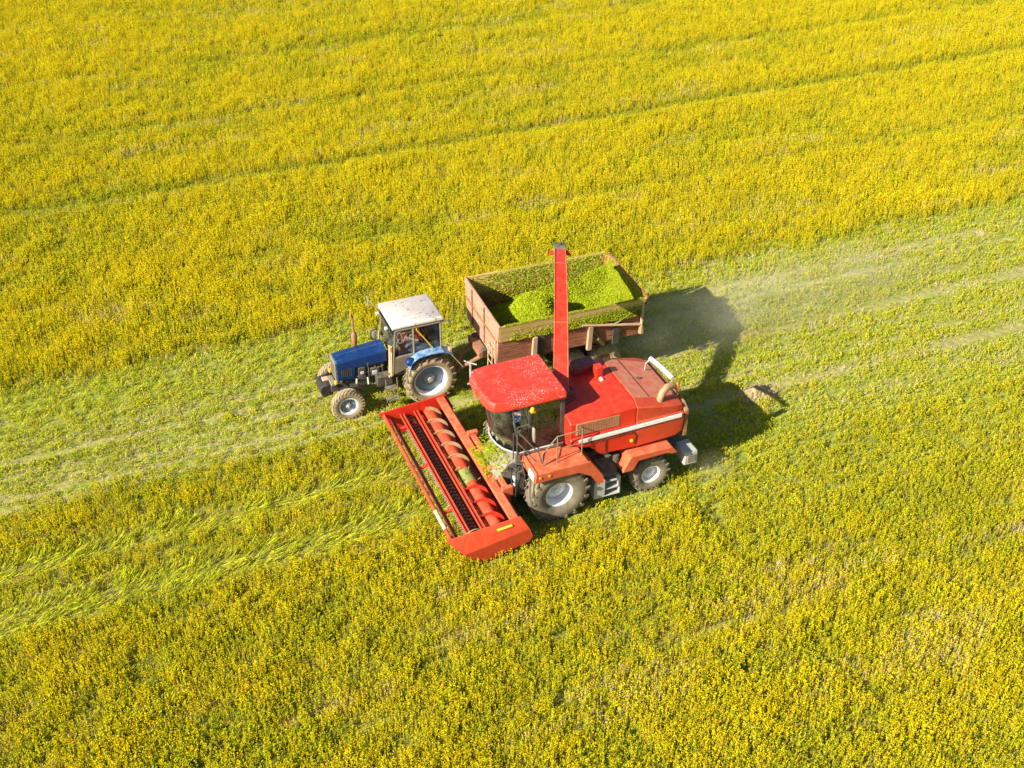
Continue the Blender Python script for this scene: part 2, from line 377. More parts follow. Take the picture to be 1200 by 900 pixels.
# ================================================================ person
def make_person(joints, root, name_label, torso, legs, cat='person', cap=None, loc_parent=None, where=None):
    """joints: dict name->(pos,radius,material index); bones connect; returns top-level mesh"""
    edges = [('pelvis', 'belly'), ('belly', 'chest'), ('chest', 'neck'), ('neck', 'chin'), ('chin', 'head'), ('head', 'crown')]
    for s in 'lr':
        edges += [('chest', 'sh' + s), ('sh' + s, 'el' + s), ('el' + s, 'wr' + s), ('wr' + s, 'pa' + s), ('pelvis', 'hip' + s), ('hip' + s, 'kn' + s), ('kn' + s, 'an' + s), ('an' + s, 'toe' + s)]
    for s in 'lr':
        pa = Vector(joints['pa' + s][0]); wr = Vector(joints['wr' + s][0]); d = (pa - wr).normalized(); sd_ = d.cross(Vector((0, 0, 1))).normalized()
        for i, (o_, ln) in enumerate(((-.033, .06), (-.011, .075), (.011, .07), (.033, .052))):
            a = pa + sd_ * o_ + d * .03; b = a + d * ln * .55; c = b + d * ln * .25 - Vector((0, 0, ln * .45))
            joints[f'f{i}a{s}'] = (a, .010, 2); joints[f'f{i}b{s}'] = (b, .009, 2); joints[f'f{i}c{s}'] = (c, .008, 2)
            edges += [('pa' + s, f'f{i}a{s}'), (f'f{i}a{s}', f'f{i}b{s}'), (f'f{i}b{s}', f'f{i}c{s}')]
        tq = 1 if s == 'l' else -1
        a = wr + d * .03 - sd_ * .035 * tq; b = a + d * .035 - sd_ * .02 * tq
        joints['ta' + s] = (a, .012, 2); joints['tb' + s] = (b, .009, 2); edges += [('wr' + s, 'ta' + s), ('ta' + s, 'tb' + s)]
    names = list(joints); idx = {k: i for i, k in enumerate(names)}
    me = bpy.data.meshes.new('person_base'); me.from_pydata([joints[k][0] for k in names], [(idx[a], idx[b]) for a, b in edges], [])
    ob = bpy.data.objects.new('person_base', me); COL.objects.link(ob)
    sk = ob.modifiers.new('skin', 'SKIN'); ss = ob.modifiers.new('sub', 'SUBSURF'); ss.levels = 1; ss.render_levels = 1
    for k in names:
        v = me.skin_vertices[0].data[idx[k]]; v.radius = (joints[k][1],) * 2; v.use_root = (k == 'pelvis')
    dg = bpy.context.evaluated_depsgraph_get(); new = bpy.data.meshes.new_from_object(ob.evaluated_get(dg))
    bpy.data.objects.remove(ob); bpy.data.meshes.remove(me)
    new.materials.clear()
    for mm in (torso, legs, M['skin'], M['dark_cloth']): new.materials.append(mm)
    P = np.array([joints[k][0] for k in names])
    segs = [(Vector(joints[a][0]), Vector(joints[b][0]), joints[b][2]) for a, b in edges]
    for f_ in new.polygons:
        c = f_.center; best = (9, 0)
        for a, b, mi in segs:
            t = max(0, min(1, (c - a).dot(b - a) / max((b - a).length_squared, 1e-9))); dd = (c - (a + (b - a) * t)).length
            if dd < best[0]: best = (dd, mi)
        f_.material_index = best[1]; f_.use_smooth = True
    o = bpy.data.objects.new('person', new); COL.objects.link(o); o['label'] = name_label; o['category'] = cat
    hd = Vector(joints['head'][0]); fw = Vector(joints['_f'][0]) if '_f' in joints else Vector((1, 0, 0))
    f = MB()
    for sy_ in (-1, 1): f.lathe([(.013, -.004), (.010, .006), (.001, .008)], c=(hd.x + .088, hd.y + sy_ * .034, hd.z), n=8, axis='x')
    split_build(f, 'eye', M['dark_cloth'], o)
    f = MB(); f.loft([[(hd.x + .085, hd.y - .008, hd.z + .015), (hd.x + .085, hd.y + .008, hd.z + .015), (hd.x + .09, hd.y, hd.z + .02)],
                      [(hd.x + .085, hd.y - .018, hd.z - .035), (hd.x + .085, hd.y + .018, hd.z - .035), (hd.x + .115, hd.y, hd.z - .03)]])
    f.build('nose', M['skin'], o)
    f = MB(); f.bx(hd.x + .08, hd.x + .092, hd.y - .022, hd.y + .022, hd.z - .062, hd.z - .054); f.build('mouth', M['maroon'], o)
    f = MB()
    for sy_ in (-1, 1): f.lathe([(.028, -.008), (.03, .0), (.02, .01)], c=(hd.x - .005, hd.y + sy_ * .088, hd.z - .005), n=10)
    split_build(f, 'ear', M['skin'], o)
    f = MB(); f.lathe([(.104, .02), (.106, .06), (.095, .1), (.06, .135), (.001, .15)], c=(hd.x - .012, hd.y, hd.z), n=16, axis='z')
    if cap:
        f.plate([(hd.x + .07, hd.y - .07, hd.z + .045), (hd.x + .17, hd.y - .045, hd.z + .035), (hd.x + .17, hd.y + .045, hd.z + .035), (hd.x + .07, hd.y + .07, hd.z + .045)], (0, 0, .012))
    f.build('cap' if cap else 'hair', cap or M['hair'], o)
    return o
def seated(seat, sit_z, floor_z):
    x, y = seat; z = sit_z
    j = {'pelvis': ((x, y, z + .1), .13, 1), 'belly': ((x + .01, y, z + .27), .125, 0), 'chest': ((x + .03, y, z + .44), .14, 0),
         'neck': ((x + .05, y, z + .57), .055, 2), 'chin': ((x + .075, y, z + .64), .07, 2), 'head': ((x + .07, y, z + .73), .088, 2), 'crown': ((x + .055, y, z + .80), .075, 2)}
    for s, q in (('l', 1), ('r', -1)):
        j['sh' + s] = ((x + .03, y + q * .19, z + .48), .062, 0); j['el' + s] = ((x + .14, y + q * .25, z + .25), .046, 0)
        j['wr' + s] = ((x + .37, y + q * .14, z + .33), .03, 2); j['pa' + s] = ((x + .43, y + q * .12, z + .35), .034, 2)
        j['hip' + s] = ((x + .04, y + q * .1, z + .09), .095, 1); j['kn' + s] = ((x + .46, y + q * .13, z + .12), .068, 1)
        j['an' + s] = ((x + .50, y + q * .13, floor_z + .1), .045, 1); j['toe' + s] = ((x + .66, y + q * .14, floor_z + .045), .04, 3)
    return j

# ================================================================ harvester
HV = thing('forage_harvester', HO, AZ + pi, 'red self-propelled forage harvester with speckled cab roof, long red spout and wide header', 'harvester')
def harvester(P):
    # chassis
    c = MB(); c.bx(-3.5, .75, -.42, .42, .75, 1.15); c.bx(-3.5, -.1, .25, .62, .8, 1.5); c.bx(-3.5, -.1, -.62, -.25, .8, 1.5)
    c.bx(-.25, .25, -1.1, 1.1, .62, 1.0); c.bx(-2.8, -2.5, -.95, .95, .42, .68)
    c.bx(-1.9, -.9, .6, 1.1, .75, 1.25); c.tube([(-1.75, 1.15, 1.0), (-1.75, 1.15, 1.32)], .09, 10); c.tube([(-1.5, 1.2, .8), (-1.1, 1.2, 1.35)], .04, 8)
    c.bx(.1, .85, -.9, .9, 1.05, 1.55)
    c.build('chassis', M['chassis'], P, bevel=.015)
    # body
    def sec(x, zb, yb, zm, zs, ys, zt, yt, zb2=None):
        h = [(yb * .75, zb), (yb, zb + .12), (1.27, zm), (ys, zm + .05), (ys, zs), (yt, zt)]
        return [(x, y, z) for y, z in h] + [(x, -y, z) for y, z in reversed(h)]
    b = MB()
    S = [sec(-.42, 1.85, 1.22, 2.12, 2.62, 1.17, 2.70, 1.0), sec(-.95, 1.72, 1.25, 2.14, 2.64, 1.18, 2.73, .99), sec(-1.25, 1.42, 1.26, 2.15, 2.66, 1.19, 2.76, .98), sec(-2.22, 1.38, 1.27, 2.18, 2.69, 1.21, 2.83, .97)]
    b.loft(S); b.build('hood', M['red'], P, bevel=.02)
    b = MB()
    S = [sec(-2.232, 1.38, 1.27, 2.18, 2.685, 1.21, 2.825, .965), sec(-3.35, 1.42, 1.27, 2.18, 2.44, 1.2, 2.50, .93), sec(-3.6, 1.48, 1.2, 2.16, 2.37, 1.14, 2.42, .88)]
    b.loft(S); b.build('engine_cover', [M['red_side']], P, bevel=.02)
    b = MB(); b.plate([(-2.25, .955, 2.828), (-2.25, -.955, 2.828), (-3.55, -.86, 2.438), (-3.55, .86, 2.438)], (0, 0, .012))
    b.bx(-2.9, -2.8, -.03, .05, 2.62, 2.69, 1); b.build('top_deck', [M['deck'], M['chassis']], P, bevel=.006)
    b = MB(); b.bx(-2.72, -2.705, -.9, .9, 2.60, 2.712); b.build('deck_seam', M['maroon'], P)
    for s in (1, -1):
        b = MB(); b.hexa([(-.62, s * 1.262, 2.065), (-3.5, s * 1.262, 2.115), (-3.5, s * 1.293, 2.115), (-.62, s * 1.293, 2.065), (-.62, s * 1.262, 2.165), (-3.5, s * 1.262, 2.215), (-3.5, s * 1.293, 2.215), (-.62, s * 1.293, 2.165)])
        b.build('stripe', M['white'], P)
        b = MB(); b.hexa([(-.7, s * 1.262, 2.035), (-3.5, s * 1.262, 2.085), (-3.5, s * 1.287, 2.085), (-.7, s * 1.287, 2.035), (-.7, s * 1.262, 2.055), (-3.5, s * 1.262, 2.105), (-3.5, s * 1.287, 2.105), (-.7, s * 1.287, 2.055)])
        b.build('stripe', M['chassis'], P)
        b = MB()
        for k in range(26): b.bx(-.6 - .045 * k - .018, -.6 - .045 * k + .01, s * 1.17, s * 1.212, 2.28, 2.60)
        b.bx(-1.78, -.57, s * 1.16, s * 1.202, 2.27, 2.61); b.build('louvre_panel', M['louvre'], P)
        # side door panel lines and latch
        b = MB(); b.tube([(-.95, s * 1.275, 1.98), (-2.1, s * 1.285, 2.02), (-2.2, s * 1.285, 1.9), (-2.2, s * 1.275, 1.6)], .012, 6)
        b.tube([(-1.35, s * 1.28, 1.99), (-1.35, s * 1.275, 1.62)], .012, 6); b.build('panel_seam', M['maroon'], P)
        b = MB(); b.lathe([(.05, 0), (.045, .03), (.001, .035)], c=(-2.1, s * 1.27, 1.74), n=12) if s > 0 else b.lathe([(.05, 0), (.045, -.03), (.001, -.035)], c=(-2.1, s * 1.27, 1.74), n=12)
        b.build('latch', M['yellow'], P)
    b = MB(); b.plate([(-3.63, 1.22, 1.4), (-3.63, 1.22, 2.22), (-3.63, 1.0, 2.36), (-3.63, -1.0, 2.36), (-3.63, -1.22, 2.22), (-3.63, -1.22, 1.4)], (-.12, 0, 0))
    b.build('rear_grille', M['rust'], P, bevel=.02)
    # intake box, red lamp block behind the cab
    b = MB(); b.bx(-1.95, -1.25, -1.0, -.55, 2.6, 3.0); b.build('air_intake', M['maroon'], P, bevel=.05)
    b = MB(); b.bx(-1.95, -1.75, -.42, -.2, 2.7, 3.12); b.build('lamp_box', M['red'], P, bevel=.02)
    b = MB(); b.lathe([(.05, 0), (.055, .1), (.001, .12)], c=(-1.85, -.15, 2.82), n=10); b.build('work_lamp', M['lamp'], P)
    # rear rail, exhaust, beacon
    b = MB(); b.tube([(-3.3, -.45, 2.5), (-3.3, -.42, 2.75), (-3.32, -.2, 3.02)], .02, 8); b.tube([(-3.5, .75, 2.42), (-3.42, .78, 3.0)], .02, 8)
    split_build(b, 'rail_leg', M['grey_light'], P)
    b = MB(); b.tube([(-3.32, -.22, 3.02), (-3.36, .3, 3.06), (-3.42, .8, 3.02)], .06, 10); b.build('rail_bar', M['white'], P)
    b = MB(); pts = [(-2.98, .98, 2.42), (-3.0, .98, 2.62), (-3.08, .95, 2.78), (-3.22, .9, 2.86), (-3.4, .85, 2.84), (-3.52, .82, 2.78)]
    b.tube(pts, [.085, .09, .095, .095, .09, .085], 14); b.build('exhaust_pipe', M['tan_flight'], P)
    b = MB(); b.lathe([(.05, 0), (.05, .04), (.062, .05), (.055, .16), (.03, .2), (.001, .21)], c=(-3.55, .86, 2.7), n=14, axis='z'); b.tube([(-3.55, .86, 2.38), (-3.55, .86, 2.7)], .02, 6, 0)
    b.build('beacon', M['orange_lens'], P)
    # turret and spout
    b = MB(); b.lathe([(.42, 2.6), (.42, 2.78), (.33, 2.8), (.33, 2.86)], c=(-.62, 0, 0), n=24, axis='z'); b.bx(-.9, -.36, -.32, .3, 2.6, 2.9); b.build('spout_turret', M['maroon'], P, bevel=.02)
    pr = [(.10, 2.55), (.04, 2.95), (-.3, 3.28), (-.8, 3.62), (-1.3, 3.90), (-1.8, 4.12), (-2.3, 4.26), (-2.8, 4.34), (-3.3, 4.38), (-3.8, 4.35), (-4.2, 4.27)]
    dv = Vector((-.394, -.919, 0)) ; sd_ = Vector((dv.y, -dv.x, 0))
    def path(y, z): return Vector((-.66, 0, z)) + dv * (-y / .919)
    secs = []; edge_l = []; edge_r = []
    for i, (y, z) in enumerate(pr):
        p = path(y, z); a = pr[max(i - 1, 0)]; c2 = pr[min(i + 1, len(pr) - 1)]
        t = (path(*c2) - path(*a)).normalized(); nrm = t.cross(sd_).normalized()
        if nrm.z < 0 and i > 1: nrm = -nrm
        if i <= 1: nrm = -dv if nrm.dot(dv) > 0 else nrm
        hw = .185 - .04 * i / 10; hh = .17 - .04 * i / 10
        secs.append([p + sd_ * hw + nrm * hh, p - sd_ * hw + nrm * hh, p - sd_ * hw - nrm * hh, p + sd_ * hw - nrm * hh])
        edge_l.append(p + sd_ * hw + nrm * hh); edge_r.append(p - sd_ * hw + nrm * hh)
    b = MB(); b.loft(secs); sp = b.build('spout', M['red'], P, bevel=.012)
    b = MB(); b.tube([e + Vector((0, 0, .01)) for e in edge_l[1:]], .014, 6); b.tube([e + Vector((0, 0, .01)) for e in edge_r[1:]], .014, 6); b.build('edge_strip', M['salmon'], sp)
    for qi in (4, 8):
        q = secs[qi]; b = MB(); b.tube([q[0] + Vector((0, 0, .006)), q[1] + Vector((0, 0, .006))], .010, 6); b.build('joint_strip', M['salmon'], sp)
    e = path(-4.22, 4.265)
    b = MB(); b.bx(-.01, .01, -.01, .01, 0, .001); b = MB()
    hw = .165; t = (dv * .99 - Vector((0, 0, .16))).normalized(); nrm = Vector((0, 0, 1))
    s1 = [e + sd_ * hw + nrm * .13, e - sd_ * hw + nrm * .13, e - sd_ * hw - nrm * .12, e + sd_ * hw - nrm * .12]
    e2 = e + t * .42; s2 = [e2 + sd_ * hw + nrm * .14, e2 - sd_ * hw + nrm * .14, e2 - sd_ * hw - nrm * .05, e2 + sd_ * hw - nrm * .05]
    t2 = (dv * .75 - Vector((0, 0, .66))); n2 = Vector((dv.x * .66, dv.y * .66, .75)); e3 = e2 + t2 * .36
    s3 = [e3 + sd_ * hw * 1.05 + n2 * .13, e3 - sd_ * hw * 1.05 + n2 * .13, e3 - sd_ * hw * 1.05 + n2 * .06, e3 + sd_ * hw * 1.05 + n2 * .06]
    e0 = e + t * .02; b.loft([s1, s2, s3]); df = b.build('spout_deflector', M['trim_dark'], P, bevel=.008)
    b = MB(); b.tube([e2 + nrm * .2 - t * .1, e2 + nrm * .2 + t2 * .2], .035, 8); b.tube([e2 + nrm * .2 + sd_ * .1 - t * .15, e2 + nrm * .2 + sd_ * .1 + t * .1], .03, 8); b.tube([e2 + nrm * .2 + t2 * .16 - sd_ * .12, e2 + nrm * .2 + t2 * .16 + sd_ * .14], .025, 8); b.build('deflector_cylinder', M['chassis'], df)
    b = MB(); f0 = path(-4.0, 4.33); b.plate([f0 + sd_ * .17, f0 + sd_ * .30, f0 + sd_ * .30 + dv * .16, f0 + sd_ * .17 + dv * .16], (0, 0, .06)); b.plate([f0 - sd_ * .17, f0 - sd_ * .30, f0 - sd_ * .30 + dv * .16, f0 - sd_ * .17 + dv * .16], (0, 0, .06))
    split_build(b, 'hinge_lug', M['red_side'], df)
    # ---------------- cab
    def front(y, x1, bow): return x1 - bow * (y / .8) ** 2 - .12 * abs(y / .8) ** 8
    ys = [-.8, -.7, -.5, -.25, 0, .25, .5, .7, .8]
    b = MB(); loops = []
    for z, x1, k in ((1.78, 1.18, .3), (1.84, 1.24, .3)):
        loops.append([(-.4, -.82, z)] + [(front(y, x1, k) + .02, y * 1.03, z) for y in ys] + [(-.4, .82, z)])
    b.loft(loops); b.bx(-.42, .9, -.78, .78, 1.5, 1.8); b.build('cab_floor', M['steel_dusty'], P, bevel=.01)
    b = MB(); g0 = []; 
    zl = [(1.86, 1.20, .30), (2.3, 1.29, .28), (2.8, 1.35, .26), (3.27, 1.36, .24)]
    vs = []; fs = []
    for z, x1, k in zl:
        for y in ys: vs.append((front(y, x1, k), y, z))
    nn = len(ys)
    for i in range(len(zl) - 1):
        for k in range(nn - 1): fs.append((i * nn + k, i * nn + k + 1, (i + 1) * nn + k + 1, (i + 1) * nn + k))
    b.add(vs, fs); ws = b.build('windscreen', M['glass'], P, smooth=True)
    m_ = ws.modifiers.new('thick', 'SOLIDIFY'); m_.thickness = .006
    for s in (1, -1):
        b = MB(); b.bx(-.33, .50, s * .797, s * .803, 1.9, 3.25); b.build('side_window', M['glass'], P)
        b = MB(); b.bx(.56, .76, s * .797, s * .803, 1.9, 3.25); b.build('side_window', M['glass'], P)
    b = MB(); b.bx(-.405, -.397, -.74, .74, 2.3, 3.25); b.build('rear_window', M['glass'], P)
    b = MB()
    for s in (1, -1):
        b.bx(-.42, -.30, s * .78 - .03, s * .78 + .03, 1.82, 3.28); b.bx(.49, .56, s * .8 - .025, s * .8 + .025, 1.82, 3.28)
        b.tube([(front(.8, 1.20, .3) - .02, s * .80, 1.84), (front(.8, 1.30, .27) - .02, s * .80, 2.5), (front(.8, 1.36, .24) - .02, s * .80, 3.28)], .028, 8)
    b2 = MB(); b2.bx(-.42, -.38, -.75, .75, 1.82, 2.28); b2.build('cab_rear_panel', M['chassis'], P)
    split_build(b, 'cab_pillar', M['chassis'], P, bevel=.008)
    b = MB(); b.tube([(-.4, .815, 1.86)] + [(front(y, 1.21, .3) + .015, y * 1.02, 1.86) for y in reversed(ys)] + [(-.4, -.815, 1.86)], .022, 8); b.build('window_seal', M['grey_light'], P)
    b = MB()
    def roofsec(z, g, xf): 
        return [(-.42 - g, -.88 - g, z), (xf - .45, -.87 - g, z), (xf - .12, -.80 - g * .7, z), (xf + g * .6, -.6, z), (xf + .05 + g, 0, z), (xf + g * .6, .6, z), (xf - .12, .80 + g * .7, z), (xf - .45, .87 + g, z), (-.42 - g, .88 + g, z)]
    b.loft([roofsec(3.25, -.01, 1.56), roofsec(3.29, .015, 1.58), roofsec(3.475, -.005, 1.56), roofsec(3.52, -.035, 1.53)]); rf = b.build('cab_roof', M['red_roof'], P, bevel=.02)
    b = MB(); b.lathe([(.055, 0), (.06, .06), (.05, .10), (.001, .13)], c=(.50, .93, 3.14), n=12, axis='z'); b.bx(.44, .56, .86, .98, 3.12, 3.15); b.build('indicator_lamp', M['amber'], P)
    b = MB(); b.bx(-.05, .45, -.28, .22, 2.05, 2.2); b.bx(-.1, .02, -.28, .22, 2.2, 2.78); b.bx(-.06, .04, -.16, .1, 2.78, 2.98); b.build('driver_seat', M['seat_orange'], P, bevel=.05)
    b = MB(); b.tube([(1.0, 0, 1.85), (.82, 0, 2.42)], .04, 8); b.tube([(.80 + .06 * cos(t) * -1, .19 * sin(t), 2.46 + .17 * cos(t) * .5) for t in np.linspace(0, 2 * pi, 20, endpoint=False)], .014, 6, closed=True)
    b.bx(.8, .86, -.19, .19, 2.44, 2.46); b.bx(.2, .75, -.78, -.5, 1.85, 2.45); b.build('steering_wheel', M['interior'], P)
    # mirror by the door (near side) and grab rails
    b = MB(); b.tube([(.66, .88, 3.2), (.60, 1.0, 2.75), (.52, 1.02, 2.72)], .012, 6); b.tube([(.9, .9, 2.1), (.9, .92, 2.75), (.55, .96, 2.8)], .016, 6)
    b.tube([(.9, .93, 2.65), (.5, 1.35, 2.15), (.42, 1.38, 1.82)], .018, 6); b.tube([(.9, .93, 2.3), (.55, 1.3, 1.86)], .018, 6); b.tube([(.9, .9, 1.75), (.9, .93, 2.65)], .018, 6); b.tube([(.98, .85, 1.75), (.98, .87, 2.55)], .018, 6)
    b.build('grab_rail', M['chassis'], P)
    b = MB(); b.plate([(.48, .98, 2.28), (.48, 1.10, 2.28), (.50, 1.14, 2.5), (.49, 1.10, 2.72), (.49, .98, 2.72), (.47, .94, 2.5)], (.05, 0, 0)); b.build('mirror', M['seat_grey'], P, bevel=.015)
    # feeder house
    b = MB(); prof = [(1.35, .45), (1.45, .95), (1.05, 1.42), (.5, 1.55), (.5, .8)]
    b.plate([(x, -.58, z) for x, z in prof], (0, 1.2, 0)); b.build('feeder_house', M['steel_dusty'], P, bevel=.03)
    b = MB(); b.tube([(.95, .75, 1.45), (.9, 1.0, 1.55), (.95, 1.2, 1.35), (1.0, 1.15, .95), (1.0, .95, .75)], .022, 6)
    b.tube([(.9, .72, 1.42), (.95, .95, 1.62), (1.05, 1.22, 1.4), (1.06, 1.2, .8), (.9, .9, .6)], .022, 6); b.tube([(.85, .7, 1.5), (.8, .95, 1.66), (.85, 1.3, 1.5), (.9, 1.3, 1.1)], .02, 6)
    b.tube([(1.0, .6, 1.3), (1.08, .9, 1.45), (1.12, 1.1, 1.3), (1.12, 1.08, .7)], .02, 6); b.tube([(1.0, .65, 1.2), (1.1, .8, 1.5), (1.02, 1.0, 1.6), (.8, 1.05, 1.55)], .02, 6)
    b.build('hydraulic_hose', M['black'], P)
    b = MB(); b.bx(.78, .95, .75, 1.1, .75, 1.5); b.bx(.93, 1.0, .82, .98, 1.1, 1.2, 1); b.bx(.93, 1.0, .85, 1.02, .84, .98, 1); b.build('valve_block', [M['chassis'], M['grey_light']], P, bevel=.015)
    # ---------------- fenders
    for s in (1, -1):
        y0, y1 = s * .62, s * 1.66
        b = MB(); b.hexa([(.66, min(y0, y1), 1.69), (-.72, min(y0, y1), 1.69), (-.72, max(y0, y1), 1.69), (.66, max(y0, y1), 1.69), (.66, min(y0, y1), 1.735), (-.72, min(y0, y1), 1.735), (-.72, max(y0, y1), 1.735), (.66, max(y0, y1), 1.735)])
        b.plate([(.7, y1, 1.76), (.7, y1, 1.5), (.2, y1, 1.52), (-.45, y1, 1.50), (-.78, y1, 1.3), (-.98, y1, .98), (-1.17, y1, .98), (-1.12, y1, 1.22), (-.76, y1, 1.76)], (0, s * .035, 0))
        b.plate([(-.722, y0, 1.735), (-.722, y1, 1.735), (-1.13, y1, 1.2), (-1.13, y0, 1.2)], (-.02, 0, -.03))
        b.plate([(.66, y0, 1.76), (.66, y1 + s * .035, 1.76), (.70, y1 + s * .035, 1.5), (.70, y0, 1.5)], (.035, 0, 0))
        fd = b.build('front_fender', M['salmon'], P, bevel=.012)
        b = MB(); b.plate([(.740, s * 1.30, 1.52), (.740, s * 1.62, 1.52), (.715, s * 1.62, 1.72), (.715, s * 1.30, 1.72)], (.03, 0, 0)); b.build('headlight', M['lamp'], fd, bevel=.01)
        b = MB(); [b.lathe([(.04, 0), (.04, s * .02), (.001, s * .025)], c=(xx, y1 + s * .03, 1.64), n=10) for xx in (.6, .35)]; split_build(b, 'side_marker', M['amber'], fd)
        if s > 0:
            b = MB()
            for (px, py) in ((.02, 1.38), (-.66, 1.36), (-.66, .86)): b.tube([(px, py, 1.73), (px, py, 2.55)], .015, 6)
            b.tube([(.42, 1.38, 1.76), (.42, 1.38, 2.12), (.02, 1.38, 2.55), (-.66, 1.36, 2.55), (-.66, .86, 2.55)], .015, 6); b.tube([(.02, 1.38, 2.15), (-.66, 1.36, 2.15)], .012, 6)
            split_build(b, 'handrail', M['trim_dark'], P)
        b = MB()
        yy0, yy1 = s * .95, s * 1.52
        b.plate([(-2.0, yy0, 1.42), (-2.0, yy1, 1.42), (-3.16, yy1, 1.40), (-3.16, yy0, 1.40)], (0, 0, -.035))
        b.plate([(-1.99, yy0, 1.42), (-1.99, yy1, 1.42), (-1.78, yy1, 1.0), (-1.78, yy0, 1.0)], (0, 0, -.035))
        b.plate([(-3.165, yy0, 1.40), (-3.165, yy1, 1.40), (-3.3, yy1, 1.22), (-3.3, yy0, 1.22)], (0, 0, -.035))
        b.plate([(-1.76, yy1, .98), (-1.98, yy1, 1.43), (-3.17, yy1, 1.41), (-3.32, yy1, 1.2), (-3.12, yy1, 1.22), (-3.0, yy1, 1.27), (-2.2, yy1, 1.25), (-2.05, yy1, .98)], (0, s * .03, 0))
        b.build('rear_fender', M['salmon'], P, bevel=.012)
    # step box
    b = MB(); b.bx(-1.30, -1.0, 1.05, 1.5, .30, .84); b.bx(-1.70, -1.30, 1.05, 1.1, .3, .86, 1); b.bx(-1.74, -1.70, 1.05, 1.5, .30, .86); b.bx(-1.72, -1.28, 1.1, 1.5, .30, .33); b.bx(-1.70, -1.30, 1.14, 1.48, .5, .53); b.bx(-1.70, -1.30, 1.14, 1.42, .68, .71)
    b.plate([(-1.02, .8, 1.3), (-1.02, 1.42, .88), (-1.7, 1.42, .88), (-1.7, .8, 1.3)], (0, 0, .02), 1); b.build('access_step', [M['grey_light'], M['chassis']], P, bevel=.01)
    b = MB(); b.bx(-4.05, -3.66, .82, 1.38, .52, .93); b.build('rear_box', M['grey_light'], P, bevel=.03)
    b = MB(); b.bx(-3.96, -3.74, 1.37, 1.4, .62, .84); b.build('box_hatch', M['steel_dusty'], P, bevel=.008)
    b = MB(); b.bx(-3.9, -3.4, -.6, .85, .7, .95); b.build('rear_beam', M['chassis'], P, bevel=.01)
    # wheels
    for s in (1, -1):
        make_wheel(P, 0, 1.27 if s > 0 else -1.40, .84, .70, .36, 18, .055, M['tyre'], M['rim'], M['rim'], dish=.42, chev=.75, lug_w=.075)
        make_wheel(P, -2.68, s * 1.22, .57, .42, .255, 16, .035, M['tyre'], M['rim'], M['rim'], dish=.35, chev=.7, lug_w=.055)
harvester(HV)

